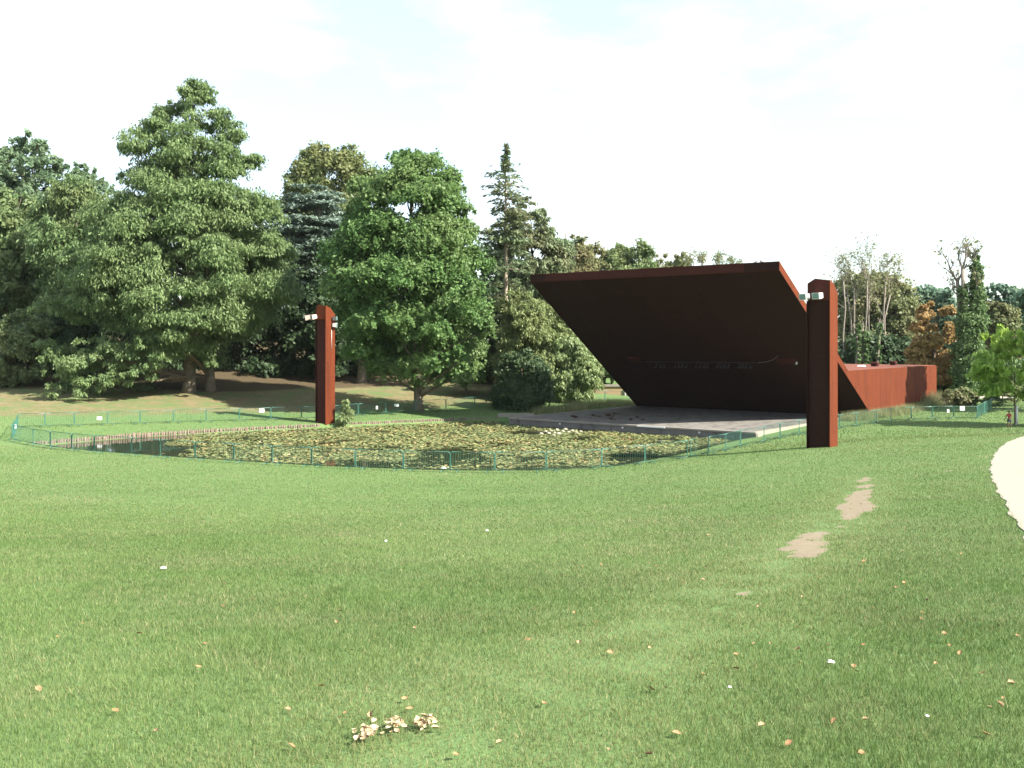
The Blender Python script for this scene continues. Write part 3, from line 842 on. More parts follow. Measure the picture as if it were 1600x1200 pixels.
sw = empty('stub_wall', (-1.2, 85.0, 0)); tag(sw, 'short grey plank wall at the pond corner left of the stage', 'wall')
b = MB()
for k in range(5): b.box(k * .62, k * .62 + .61, 0, .22, -.8, .62 + (.02 if k % 2 else 0))
b.build('planks', M['coping'], sw, 0.01)
lw = empty('low_wall', (9.4, 113, .3)); tag(lw, 'low sandy wall with grey coping seen left of the canopy foot', 'wall')
b = MB(); b.box(0, 6.5, 0, .4, -.5, 1.35); b.build('wall', M['sandstone'], lw)
b = MB(); b.box(-.15, 6.6, -.15, .55, 1.354, 1.58); b.build('coping', M['coping'], lw, 0.02)
for xx in (3.35, 3.75):
    b = MB(); b.box(xx, xx + .13, -.2, -.07, -.5, 1.2); b.build('post', M['white_metal'], lw)

# ------------------------------------------------------------------ foliage
def quads(C, N, T, sx, sy):
    """leaf quads: centres, normals, long axis hints, half sizes"""
    T = T - N * (T * N).sum(1, keepdims=True)
    T /= np.linalg.norm(T, axis=1, keepdims=True) + 1e-9
    B = np.cross(N, T)
    a = T * sy[:, None]; b = B * sx[:, None]
    n = len(C)
    V = np.stack([C - a, C + b - a * .1, C + a, C - b - a * .1], 1).reshape(-1, 3)
    F = np.arange(4 * n).reshape(n, 4)
    return V, F
def unit(n):
    v = rng.normal(size=(n, 3)); return v / np.linalg.norm(v, axis=1, keepdims=True)

def crown_leaves(lobes, n, leaf, style, cl=34):
    """lobes: (m,6) centre + radii. Two level clumps -> leaves"""
    m = len(lobes); area = (lobes[:, 3] * lobes[:, 5]); w = area / area.sum()
    ncl = max(m * 7, n // cl)
    li = rng.choice(m, ncl, p=w)
    u = unit(ncl)
    u[:, 2] = np.where(u[:, 2] < -.3, -u[:, 2] * rng.random(ncl), u[:, 2])
    rr = 1 - .45 * rng.random(ncl) ** 1.6
    cc = lobes[li, :3] + u * lobes[li, 3:] * rr[:, None]
    crad = (lobes[li, 3] * rng.uniform(.20, .36, ncl))
    ci = rng.integers(0, ncl, n)
    g = rng.normal(size=(n, 3)) * .55
    if style == 'droop':
        g[:, 2] = g[:, 2] * 1.1 - .35 * np.abs(g[:, 0] * g[:, 1]) ** .5
        C = cc[ci] + g * crad[ci][:, None] * np.array([1.05, 1.05, .85])
        outw = u[ci] * np.array([1, 1, .2])
        T = outw * .5 + np.array([0, 0, -1.0]) + rng.normal(size=(n, 3)) * .35
        N = u[ci] * .7 + rng.normal(size=(n, 3)) * .6 + np.array([0, 0, .35])
        sy = leaf * rng.uniform(.7, 1.4, n); sx = sy * .38
    elif style == 'flat':
        C = cc[ci] + g * crad[ci][:, None] * np.array([1.3, 1.3, .28])
        T = u[ci] * np.array([1, 1, .1]) + rng.normal(size=(n, 3)) * .5 + np.array([0, 0, -.15])
        N = np.array([0, 0, 1.0]) + rng.normal(size=(n, 3)) * .45 + u[ci] * .3
        sy = leaf * rng.uniform(.7, 1.4, n); sx = sy * .36
    else:
        C = cc[ci] + g * crad[ci][:, None]
        T = rng.normal(size=(n, 3))
        N = u[ci] * .8 + rng.normal(size=(n, 3)) * .65 + np.array([0, 0, .25])
        sy = leaf * rng.uniform(.6, 1.35, n); sx = sy * .62
    N /= np.linalg.norm(N, axis=1, keepdims=True)
    return quads(C, N, T, sx, sy)

def limb(b, p, q, r0, r1, sag=0.0, n=6, sides=5):
    p, q = Vector(p), Vector(q)
    pts = []
    for i in range(n + 1):
        t = i / n
        c = p.lerp(q, t); c.z += math.sin(t * math.pi) * sag
        if 0 < i < n: c += Vector((random.uniform(-1, 1), random.uniform(-1, 1), random.uniform(-.5, .5))) * (q - p).length * .025
        pts.append(c)
    b.tube(pts, [r0 + (r1 - r0) * (i / n) for i in range(n + 1)], sides)

def tree(name, label, px, d, profile, lm, n, leaf=.28, style='broad', nlobes=60, trunk=.35, bark='bark', cat='tree', group=None, depth=.85, rl=(.26, .48), rmax=2.6, trunks=None, flat=1.0, limbs=16, zbase=None, cl=34, boughs=None):
    X = (px - 800) / K * d; zb = gz(X, d) if zbase is None else zbase
    O = Vector((X, d, zb))
    r = empty(name, O); tag(r, label, cat, group)
    rows = np.array(sorted([(EYE - (py - HY) / K * d - zb, (a - 800) / K * d - X, (c - 800) / K * d - X) for py, a, c in profile]))
    zz = rows[:, 0]; hw = (rows[:, 2] - rows[:, 1]) / 2
    top, bot = zz.max(), zz.min()
    zs = np.linspace(bot, top, 400); ws = np.interp(zs, zz, hw) + .8; ws = ws / ws.sum()
    lob = []
    for i in range(nlobes):
        z = rng.choice(zs, p=ws) + rng.normal() * .1
        h = np.interp(z, zz, hw); cx = np.interp(z, zz, (rows[:, 1] + rows[:, 2]) / 2)
        R = min(max(h * rng.uniform(*rl), .30, .036 * (top - bot)), rmax)
        phi = rng.uniform(0, 2 * np.pi)
        rad = max(h - R * .80, 0) * math.sqrt(rng.uniform(.30, 1))
        z = min(max(z, bot + R * .3 * flat), top - R * .55 * flat)
        lob.append((cx + rad * math.cos(phi), rad * depth * math.sin(phi), z, R, R, R * flat))
    if boughs:
        lob = [lob[k] for k in range(0, len(lob), 2)]
        tot = sum(q[2] * q[3] for q in boughs)
        for q in boughs:
            s_ = d / K; cx, cz = (q[0] - px) * s_, EYE - (q[1] - HY) * s_ - zb
            rx, rz = q[2] * s_, q[3] * s_; dy = q[4] if len(q) > 4 else 0.0
            for u in unit(max(4, int(nlobes * q[2] * q[3] / tot))):
                if u[2] < -.25: u[2] *= -.5
                R = min(rx, rz) * rng.uniform(.30, .52); rr = rng.uniform(.55, .85)
                lob.append((cx + u[0] * rx * rr, dy + u[1] * rx * .75 * rr, cz + u[2] * (rz * .95 - R * flat * .6), R, R, R * flat))
    lob = np.array(lob)
    V, F = crown_leaves(lob, n, leaf, style, cl)
    b = MB()
    tops = trunks or [(0, 0, trunk)]
    for tx, ty, tr in tops:
        ht = bot + (top - bot) * .82
        cxm = np.interp(ht, zz, (rows[:, 1] + rows[:, 2]) / 2)
        pts, rad = [], []
        zg = gz(X + tx, d + ty) - zb if zbase is None else 0
        for k in range(9):
            t = k / 8
            pts.append(Vector((tx * (1 - t * .3) + cxm * t ** 1.5 + random.uniform(-1, 1) * .05 * tr * 4 * (k > 0), ty * (1 - t * .3), zg - .4 + (ht - zg + .4) * t)))
            rad.append(tr * (1.45 if k == 0 else (1 - .86 * t)))
        pts.insert(1, pts[0].lerp(pts[1], .28)); rad.insert(1, tr * 1.06)
        b.tube(pts, rad, 10)
        sel = rng.choice(len(lob), min(limbs, len(lob)), replace=False)
        for s in sel:
            c = Vector(lob[s, :3])
            zt_ = max(zg + 1.2, min(c.z - (Vector((c.x, c.y, 0)) - Vector((tx, ty, 0))).length * .55, ht * .9))
            t = (zt_ - zg) / (ht - zg)
            k = t * 8; i0 = int(min(max(k, 0), 7)) + 1
            p = Vector((pts[i0].x, pts[i0].y, zt_))
            limb(b, p, c, tr * .38 * (1 - t * .6), tr * .07, .2)
    b.build('trunk', M[bark], r)
    np_mesh('crown', V, F, lm, r)
    return r

def bare_branches(b, p, dirv, length, rad, depth, tips, spread=.5):
    n = 4; pts = [Vector(p)]; dv = Vector(dirv).normalized()
    for i in range(n):
        dv = (dv + Vector((random.gauss(0, .13), random.gauss(0, .13), random.gauss(.03, .06)))).normalized()
        pts.append(pts[-1] + dv * length / n)
    b.tube(pts, [rad * (1 - .5 * i / n) for i in range(n + 1)], 5 if depth > 1 else 4, cap=False)
    tips.append(pts[-1]); tips.append(pts[2])
    if depth > 0:
        for k in range(random.choice((2, 3, 3)) if depth > 1 else 3):
            s = pts[random.choice((2, 3, 4))]
            nd = (dv + Vector((random.gauss(0, spread), random.gauss(0, spread), random.gauss(.1, .22)))).normalized()
            bare_branches(b, s, nd, length * random.uniform(.55, .8), rad * .5, depth - 1, tips, spread)

# --- far trees behind the left wood
tree('broadleaf_tree', 'grey green round headed tree far back at the left edge of the photo', 48, 128, [(211, 25, 55), (228, 5, 85), (250, -5, 106), (300, -20, 100), (350, -20, 105), (430, -15, 105)], L['far'], 46000, .25, nlobes=80, trunk=.5, boughs=[(48, 236, 36, 28), (12, 262, 40, 34), (88, 270, 24, 32), (50, 285, 56, 36, -2), (10, 320, 50, 40), (85, 330, 40, 40), (45, 380, 75, 60, -2)])
tree('broadleaf_tree', 'lower grey green tree between the left edge tree and the hornbeam', 128, 124, [(258, 112, 140), (275, 98, 158), (310, 85, 175), (360, 80, 180), (430, 80, 180)], L['far'], 36000, .25, nlobes=60, trunk=.45, boughs=[(128, 280, 30, 24), (152, 300, 24, 28), (105, 310, 28, 34), (132, 340, 46, 44, -2), (130, 400, 56, 50)])
tree('broadleaf_tree', 'grey green tree cut by the left edge of the photo', -12, 126, [(220, -40, 2), (240, -60, 12), (300, -70, 20), (420, -70, 20)], L['far'], 16000, .28, nlobes=34, trunk=.45)
tree('broadleaf_tree', 'broad olive tree at the left edge above the rhododendron', 15, 112, [(300, 0, 40), (330, -30, 75), (380, -50, 95), (450, -50, 100), (530, -50, 90)], L['mid'], 52000, .23, nlobes=80, trunk=.5)
tree('broadleaf_tree', 'dark spreading tree behind the left side of the hornbeam', 112, 106, [(288, 80, 130), (310, 60, 180), (360, 40, 200), (440, 35, 200), (540, 45, 190)], L['mid'], 52000, .22, 'droop', nlobes=90, trunk=.5)
tree('chestnut_tree', 'open crowned tree with browning top behind the oak on its left', 510, 128, [(234, 495, 535), (246, 462, 565), (262, 445, 585), (295, 433, 590), (340, 430, 590), (420, 430, 580)], L['chestnut'], 46000, .23, cl=24, nlobes=120, trunk=.5, rl=(.24, .40))
tree('cedar_tree', 'silvery grey green cedar between the hornbeam and the oak', 490, 111, [(290, 455, 525), (320, 440, 550), (360, 430, 560), (410, 426, 560), (470, 430, 555)], L['cedar'], 60000, .26, 'flat', cl=24, nlobes=110, trunk=.5, flat=.28)
# --- wood mass far behind
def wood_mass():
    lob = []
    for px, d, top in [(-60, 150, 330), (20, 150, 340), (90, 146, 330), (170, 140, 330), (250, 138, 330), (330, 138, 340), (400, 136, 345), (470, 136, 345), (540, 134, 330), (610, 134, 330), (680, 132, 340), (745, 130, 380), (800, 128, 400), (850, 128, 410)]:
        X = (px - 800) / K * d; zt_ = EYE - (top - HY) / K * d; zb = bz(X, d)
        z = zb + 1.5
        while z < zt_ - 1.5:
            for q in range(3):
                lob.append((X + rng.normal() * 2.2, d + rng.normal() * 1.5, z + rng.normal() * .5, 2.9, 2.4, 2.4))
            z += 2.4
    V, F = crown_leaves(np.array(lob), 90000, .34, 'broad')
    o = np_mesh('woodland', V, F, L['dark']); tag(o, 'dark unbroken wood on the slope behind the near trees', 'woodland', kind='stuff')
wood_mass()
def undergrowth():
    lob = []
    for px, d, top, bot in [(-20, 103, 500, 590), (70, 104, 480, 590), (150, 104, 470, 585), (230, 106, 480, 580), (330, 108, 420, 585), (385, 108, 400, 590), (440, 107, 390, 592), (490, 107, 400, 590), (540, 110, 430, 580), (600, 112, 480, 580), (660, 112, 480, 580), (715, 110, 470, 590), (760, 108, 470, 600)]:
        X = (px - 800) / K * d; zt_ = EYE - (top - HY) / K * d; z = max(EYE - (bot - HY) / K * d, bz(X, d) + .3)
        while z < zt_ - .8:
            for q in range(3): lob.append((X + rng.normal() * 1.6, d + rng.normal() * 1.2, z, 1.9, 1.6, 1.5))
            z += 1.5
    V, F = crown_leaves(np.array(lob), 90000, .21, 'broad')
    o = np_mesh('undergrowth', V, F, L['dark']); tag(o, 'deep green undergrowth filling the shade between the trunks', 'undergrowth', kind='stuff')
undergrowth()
# --- the hornbeam and the oak
tree('hornbeam_tree', 'huge drooping hornbeam with two trunks standing left of the far mast', 300, 92.5,
     [(132, 288, 328), (150, 262, 334), (170, 238, 332), (195, 214, 372), (215, 200, 392), (240, 172, 404), (262, 186, 416), (300, 168, 434), (350, 128, 442), (400, 104, 466), (450, 112, 468), (490, 130, 455), (520, 145, 420), (550, 138, 385), (572, 110, 350), (596, 92, 260), (618, 92, 235)],
     L['beech'], 330000, .160, 'droop', cl=22, nlobes=330, trunk=.55, trunks=[(-.3, 0, .58), (1.25, 1.6, .46)], rl=(.15, .30), rmax=2.2, flat=.62, limbs=26,
     boughs=[(310, 160, 34, 34), (304, 182, 52, 40), (352, 215, 42, 34, -.5), (258, 215, 50, 34, -.5), (224, 248, 52, 26, -1), (305, 245, 70, 42, -1.5), (372, 262, 46, 40, 0), (250, 285, 75, 36, 0), (340, 300, 80, 40, -1.5),
             (215, 335, 62, 44, -1), (290, 345, 80, 48, -3.2), (385, 345, 62, 52, -1.2), (160, 375, 56, 44, .5), (415, 410, 52, 54, -.6), (345, 405, 66, 46, -3.8), (240, 405, 76, 44, -3.6), (150, 425, 52, 36, -2.4), (118, 440, 34, 34, .5), (425, 465, 44, 44, -.8),
             (200, 470, 56, 36, -4.2), (310, 470, 62, 40, -5.2), (375, 475, 52, 44, -2.5), (270, 505, 50, 36, -5.8), (325, 520, 56, 40, -5.0), (160, 510, 44, 36, -1.5), (285, 555, 36, 36, -5.2), (225, 555, 44, 34, -5.2), (335, 565, 34, 28, -2.6), (185, 572, 56, 36, -6.0), (180, 545, 60, 34, -5.0), (135, 592, 52, 28, -6.0), (212, 598, 44, 32, -6.4), (165, 606, 52, 26, -6.8), (120, 560, 44, 36, -3.0), (255, 585, 40, 30, -6.0), (290, 540, 50, 40, -6.2), (105, 500, 44, 40, -1.5)])
tree('oak_tree', 'round bright green oak with a single trunk right of the far mast', 655, 88.5,
     [(238, 612, 668), (252, 590, 700), (272, 566, 722), (320, 545, 734), (370, 520, 742), (410, 500, 756), (450, 498, 768), (500, 520, 770), (540, 535, 766), (570, 545, 758), (592, 575, 740), (604, 610, 700)],
     L['oak'], 210000, .150, 'broad', cl=24, nlobes=240, trunk=.42, rl=(.20, .34), rmax=1.9, limbs=30,
     boughs=[(642, 268, 48, 32), (600, 300, 50, 40, -.5), (690, 300, 44, 42, 0), (648, 325, 70, 46, -2.5), (575, 345, 44, 40, .5), (712, 360, 36, 46, .3), (600, 385, 66, 48, -3.4), (680, 395, 64, 52, -3.2), (545, 405, 46, 42, -.8), (728, 430, 42, 48, -.6),
             (630, 450, 76, 50, -5.0), (560, 465, 54, 42, -3.2), (705, 475, 62, 48, -3.8), (535, 500, 30, 32, -.5), (600, 515, 60, 42, -5.0), (665, 525, 62, 42, -5.2), (735, 525, 38, 42, -1.0), (575, 555, 44, 30, -3.2), (640, 572, 56, 28, -4.0), (705, 568, 48, 30, -3.0), (655, 545, 60, 40, 2.0), (600, 560, 50, 30, 2.5)])
st = empty('tree_trunk', hit(565, 597)); tag(st, 'thick bare trunk on the bank between the mast and the oak', 'trunk')
b = MB(); b.tube([(0, 0, -.3), (0, 0, .2), (.1, 0, 1.4), (.25, .1, 3.2), (.4, .2, 6.5), (.5, .2, 10)], [.85, .58, .50, .46, .40, .25], 10); b.build('bole', M['bark'], st)
# --- conifers in the middle
def conifer(name, label, px, d, top, whorls, lm, n, leaf, trunk, bark, low):
    X = (px - 800) / K * d; zb = gz(X, d); O = Vector((X, d, zb))
    r = empty(name, O); tag(r, label, 'tree')
    H = EYE - (top - HY) / K * d - zb
    b = MB(); b.tube([(0, 0, -.3), (.1, 0, 1.0), (.05, 0, H * .35), (.1, 0, H * .7), (0, 0, H)], [trunk * 1.2, trunk, trunk * .8, trunk * .45, .03], 8)
    C, Nn, T = [], [], []
    for py, half, cnt, dens in whorls:
        z = EYE - (py - HY) / K * d - zb
        for k in range(cnt):
            w = random.uniform(0, 2 * math.pi); Lb = half / K * d * random.uniform(.55, 1.05)
            if Lb < .2: continue
            e = Vector((math.cos(w), math.sin(w), 0)); z1 = z + random.uniform(-.5, .5)
            rise = random.uniform(-.10, .22)
            pts = [Vector((0.08, 0, z1)) + e * Lb * t + Z * (Lb * (rise * t - .16 * t * t)) for t in (0, .35, .7, 1)]
            b.tube(pts, [.055, .04, .025, .01], 4, cap=False)
            m = int(dens * Lb * 10)
            for q in range(m):
                t = random.uniform(.18, 1.0); p = pts[0].lerp(pts[3], t) + Z * (Lb * .05 * math.sin(t * 3))
                side = Vector((-e.y, e.x, 0)) * random.gauss(0, .26 * Lb * (1.15 - t) + .12)
                C.append(p + side + Vector((0, 0, random.gauss(-.08, .12)))); T.append(e * .8 + side + Z * random.gauss(-.3, .3)); Nn.append(Z + Vector((random.gauss(0, .6), random.gauss(0, .6), random.gauss(0, .3))))
    b.build('trunk', M[bark], r)
    C, T, Nn = np.array([tuple(c) for c in C]), np.array([tuple(c) for c in T]), np.array([tuple(c) for c in Nn])
    Nn /= np.linalg.norm(Nn, axis=1, keepdims=True)
    sy = leaf * rng.uniform(.6, 1.4, len(C))
    V, F = quads(C, Nn, T, sy * .35, sy)
    np_mesh('crown', V, F, lm, r)
conifer('larch_tree', 'thin topped conifer with a tall bare trunk right of the oak', 789, 99, 226,
        [(230, 5, 5, 4)] + [(y, 7, 5, 4) for y in range(236, 262, 6)] + [(262, 46, 4, 1.0), (268, 20, 3, 1.8), (276, 50, 4, .9), (283, 25, 4, 1.6), (290, 40, 4, 1.3), (300, 42, 5, 1.4), (310, 42, 5, 1.5), (318, 30, 4, 2), (326, 45, 6, 2.0), (336, 44, 8, 3), (346, 42, 8, 3.2), (358, 44, 8, 3.2), (370, 46, 8, 3), (384, 48, 8, 3), (400, 46, 7, 2.6), (418, 44, 6, 2.2), (440, 42, 6, 1.8), (465, 40, 5, 1.4), (490, 36, 5, 1.2)],
        L['pine'], 0, .26, .30, 'bark_pale', 0)
tree('cypress_tree', 'olive feathery conifer behind the bare trunked conifer', 850, 106, [(306, 808, 828), (325, 795, 852), (350, 785, 868), (380, 782, 892), (420, 785, 905), (470, 790, 925), (540, 800, 930)], L['pine'], 80000, .20, 'droop', cl=20, nlobes=170, trunk=.4, flat=.6, rl=(.20, .36), rmax=1.8)
b_ = empty('leaning_branch_tree', (6.0, 112, gz(6, 112))); tag(b_, 'slim conifer with a flat side branch pointing right above the canopy', 'tree')
mbx = MB(); hh = EYE - (372 - HY) / K * 112 - gz(6, 112); mbx.tube([(0, 0, -.3), (0, 0, hh * .5), (0, 0, hh + .5)], [.25, .15, .05], 7); mbx.tube([(0, 0, hh - .8), (1.2, -.2, hh - .3), (2.6, -.3, hh + .25)], [.07, .05, .02], 5); mbx.build('trunk', M['bark'], b_)
lobx = np.array([(.2 + .35 * k, -.03 * k, hh - .75 + .13 * k, .55 - .035 * k, .3, .10) for k in range(8)] + [(random.uniform(-.9, .9), random.uniform(-.6, .6), hh - .9 - .42 * k, .9, .9, .3) for k in range(14)])
V, F = crown_leaves(lobx, 5200, .2, 'flat'); np_mesh('crown', V, F, L['pine'], b_)
tree('shrub', 'tall pale olive shrub under the bare trunked conifer', 800, 97, [(455, 785, 830), (490, 770, 860), (530, 768, 880), (580, 770, 885), (610, 780, 880)], L['shrub'], 34000, .16, 'droop', nlobes=50, trunk=.15, cat='shrub')
tree('shrub', 'olive shrub behind the left side of the canopy', 870, 101, [(470, 830, 900), (500, 820, 930), (540, 830, 940), (590, 840, 945), (610, 850, 940)], L['shrub'], 28000, .16, 'broad', nlobes=44, trunk=.15, cat='shrub')
tree('yew_bush', 'very dark dense yew bush beside the pond corner', 818, 91, [(544, 798, 832), (558, 780, 848), (580, 770, 860), (606, 764, 866), (628, 768, 868), (643, 776, 866)], L['yew'], 40000, .14, 'broad', nlobes=60, trunk=.18, cat='bush', rl=(.25, .42))
tree('shrub', 'bright pale leaved shrub between yew and canopy', 893, 98, [(522, 850, 895), (540, 842, 920), (565, 845, 940), (595, 850, 952), (620, 862, 940), (632, 870, 930)], L['bright'], 30000, .16, 'droop', nlobes=50, trunk=.12, cat='shrub')
tree('holly_bush', 'glossy low bush right behind the oak trunk', 728, 99, [(538, 700, 750), (560, 690, 766), (585, 692, 768), (601, 700, 762)], L['oak'], 11000, .22, 'broad', nlobes=34, trunk=.12, cat='bush')
tree('holly_bush', 'dark bush left of the thick bare trunk', 515, 104, [(500, 490, 540), (530, 478, 552), (560, 480, 552), (588, 490, 545)], L['dark'], 10000, .24, 'broad', nlobes=34, trunk=.12, cat='bush')
# --- left foot
tree('rhododendron', 'big rounded rhododendron bush at the left edge on the slope', 42, 95.5, [(487, 22, 60), (505, -5, 85), (535, -20, 95), (570, -22, 96), (600, -15, 90)], L['rhodo'], 36000, .15, 'broad', nlobes=60, trunk=.12, cat='bush', rl=(.2, .36))
tree('rhododendron', 'small yellowish bush cut by the left edge of the photo', -8, 92.5, [(545, -30, 4), (575, -35, 12), (604, -30, 12)], L['rhodo'], 5000, .19, 'broad', nlobes=20, trunk=.1, cat='bush')
tree('laurel_bush', 'dark bush between the rhododendron and the hornbeam', 112, 98, [(478, 85, 140), (510, 78, 155), (560, 78, 165), (592, 85, 160)], L['dark'], 15000, .22, 'broad', nlobes=40, trunk=.12, cat='bush')
# --- sapling on the pond edge
tree('sapling', 'small wispy sapling growing on the pond edge beside the far mast', 540, 78.7, [(626, 538, 545), (636, 532, 549), (648, 525, 556), (660, 520, 562), (666, 526, 556)], L['bright'], 1500, .13, 'droop', nlobes=24, trunk=.05, limbs=10, rl=(.3, .5))
# --- behind the canopy
tree('broadleaf_tree', 'yellowish tree showing above the left end of the canopy', 920, 138, [(386, 900, 935), (400, 880, 960), (430, 870, 970), (520, 870, 970)], L['olive'], 18000, .24, nlobes=50, trunk=.4)
tree('broadleaf_tree', 'green rounded tree showing above the canopy left of its middle', 985, 140, [(382, 955, 1000), (392, 938, 1022), (410, 930, 1040), (520, 930, 1045)], L['mid'], 22000, .24, nlobes=54, trunk=.4)
tree('broadleaf_tree', 'olive tree filling the gap between the conifers and the canopy', 885, 122, [(372, 868, 905), (395, 850, 935), (440, 845, 945), (520, 840, 960)], L['olive'], 26000, .2, nlobes=60, trunk=.35)
tree('broadleaf_tree', 'low pale tree showing just above the middle of the canopy', 1045, 143, [(396, 1025, 1070), (408, 1010, 1085), (440, 1005, 1095), (520, 1005, 1095)], L['olive'], 12000, .23, nlobes=40, trunk=.35)
tree('laurel_bush', 'dull green bush behind the sandy wall left of the canopy foot', 955, 120, [(530, 930, 985), (560, 915, 1000), (604, 915, 1005)], L['mid'], 16000, .2, nlobes=40, trunk=.12, cat='bush')
# --- right background
tree('broadleaf_tree', 'dense olive tree behind the bare topped trees at right', 1350, 136, [(432, 1310, 1398), (445, 1300, 1420), (475, 1300, 1436), (520, 1300, 1440), (570, 1300, 1440)], L['olive'], 42000, .24, nlobes=80, trunk=.45)
tree('broadleaf_tree', 'blue green tree between the bare topped trees and the browning one', 1462, 142, [(450, 1440, 1485), (465, 1425, 1505), (500, 1418, 1510), (560, 1415, 1510), (590, 1420, 1500)], L['bluegreen'], 28000, .26, nlobes=60, trunk=.45)
tree('broadleaf_tree', 'hazy green tree far right behind the ivy covered trunks', 1560, 138, [(446, 1545, 1580), (460, 1532, 1596), (490, 1525, 1610), (560, 1525, 1620)], L['bluegreen'], 24000, .26, nlobes=40, trunk=.45)
tree('broadleaf_tree', 'olive brown tree just right of the ivy covered trunks', 1552, 122, [(470, 1535, 1570), (490, 1530, 1590), (540, 1530, 1600), (590, 1530, 1600)], L['olive'], 18000, .23, nlobes=34, trunk=.4)
tree('broadleaf_tree', 'dark tree cut by the right edge of the photo', 1610, 130, [(462, 1585, 1640), (490, 1575, 1660), (560, 1575, 1660)], L['bluegreen'], 8000, .36, nlobes=28, trunk=.4)
tree('broadleaf_tree', 'small tree with browning orange crown left of the ivy covered trunks', 1458, 109.5, [(474, 1448, 1476), (486, 1432, 1492), (515, 1420, 1498), (555, 1412, 1498), (600, 1420, 1494)], L['orange'], 34000, .17, nlobes=60, trunk=.3, rl=(.2, .34))
tree('evergreen_hedge', 'deep green shrubs at the foot of the right hand trees', 1500, 112, [(560, 1490, 1570), (578, 1400, 1640), (600, 1380, 1650), (626, 1400, 1650)], L['ivy'], 34000, .20, nlobes=80, trunk=.2, cat='hedge', rl=(.14, .26), rmax=2.2, depth=.35)
tree('evergreen_shrub', 'dark green shrubs behind the roof of the rusty box', 1385, 121, [(530, 1320, 1400), (545, 1290, 1440), (590, 1285, 1440), (618, 1290, 1430)], L['dark'], 14000, .28, nlobes=44, trunk=.15, cat='shrub', depth=.5)
tree('juniper_shrub', 'flat layered pale shrub low behind the barriers at right', 1566, 94, [(597, 1555, 1582), (605, 1540, 1592), (616, 1535, 1600), (630, 1535, 1600)], L['shrub'], 5200, .24, 'flat', nlobes=26, trunk=.08, cat='shrub', flat=.2)
tree('shrub', 'low dull shrub behind the barriers beside the box corner', 1500, 95, [(612, 1478, 1520), (622, 1470, 1530), (636, 1470, 1530)], L['olive'], 4200, .2, 'broad', nlobes=24, trunk=.06, cat='shrub', depth=.4)
# bare topped multi-stem trees
def bare_tree(label, px, d, stems, lm, nleaf, group=None, leaf=.22, rad=.17, dep=3):
    X = (px - 800) / K * d; zb = gz(X, d); r = empty('bare_topped_tree', (X, d, zb)); tag(r, label, 'tree', group)
    b = MB(); tips = []
    for bx, fork_py, fx, ty, top_py in stems:
        p0 = Vector(((bx - px) / K * d, ty, -.3)); zf = EYE - (fork_py - HY) / K * d - zb; zt_ = EYE - (top_py - HY) / K * d - zb
        p1 = Vector(((fx - px) / K * d, ty * 1.2, zf))
        pts = [p0.lerp(p1, t) + Vector((random.gauss(0, .1), random.gauss(0, .1), 0)) * (t > 0) for t in (0, .25, .5, .75)] + [p1]
        b.tube(pts, [rad, rad * .9, rad * .8, rad * .7, rad * .6], 6)
        Lb = (zt_ - zf) * .50
        for k in range(4):
            bare_branches(b, pts[-1] if k < 3 else pts[-2], Vector((random.gauss((fx - bx) * .012, .38), random.gauss(0, .38), 1)), Lb * random.uniform(.75, 1.05), rad * .42, dep, tips, .42)
    b.build('trunk', M['twig'], r)
    if nleaf:
        T = np.array([tuple(t) for t in tips]); ii = rng.integers(0, len(T), nleaf)
        C = T[ii] + rng.normal(size=(nleaf, 3)) * .28; N = unit(nleaf)
        sy = leaf * rng.uniform(.5, 1.2, nleaf); V, F = quads(C, N, rng.normal(size=(nleaf, 3)), sy * .5, sy)
        np_mesh('crown', V, F, lm, r)
    return r
bare_tree('group of slim grey stems with thin nearly leafless tops right of the near mast', 1352, 120,
          [(1322, 440, 1318, 0, 388), (1338, 450, 1340, 1, 384), (1350, 440, 1352, -.6, 378), (1360, 455, 1362, .6, 374), (1373, 440, 1384, 0, 382), (1345, 460, 1332, 1.5, 392), (1378, 460, 1398, 1.2, 392)], L['olive'], 2600, leaf=.15, rad=.13)
bare_tree('low thin leafless crown just above the canopy left of its right corner', 1105, 134, [(1075, 425, 1078, 0, 398), (1100, 420, 1098, .5, 392), (1120, 425, 1126, 0, 394), (1140, 425, 1146, 0, 396)], L['olive'], 2600, leaf=.16, rad=.12)
iv = bare_tree('tall ivy clad double trunk with bare twigs at the top, far right', 1512, 106, [(1506, 420, 1504, 0, 360), (1508, 440, 1500, .5, 372), (1522, 415, 1526, 0, 368)], L['olive'], 260, rad=.30, dep=3)
def ivy(parent, px, d, profile, n):
    X = (px - 800) / K * d; zb = gz(X, d)
    lob = []
    for py, a, c in profile:
        z = EYE - (py - HY) / K * d - zb; x0, x1 = (a - px) / K * d, (c - px) / K * d
        R = (x1 - x0) / 2
        lob.append(((x0 + x1) / 2, 0, z, R, R * .9, .8))
    V, F = crown_leaves(np.array(lob), n, .14, 'broad', 20); np_mesh('ivy_cover', V, F, L['ivy'], parent)
ivy(iv, 1512, 106, [(y, 1520 - (y - 410) * .07 + random.uniform(-3, 1), 1532 + (y - 410) * .07 + random.uniform(-1, 4)) for y in range(408, 500, 6)] + [(y, 1499 + random.uniform(-3, 3), 1512 + random.uniform(-2, 3)) for y in range(452, 520, 7)] + [(y, 1497 - (y - 500) * .06 + random.uniform(-3, 3), 1534 + random.uniform(-3, 5)) for y in range(500, 625, 5)], 46000)
iv2 = bare_tree('three ivy wrapped stems rising behind the roof of the rusty box', 1345, 116, [(1340, 520, 1338, 0, 500), (1350, 515, 1350, .4, 495), (1373, 510, 1374, 0, 490)], L['ivy'], 0, rad=.2, dep=1)
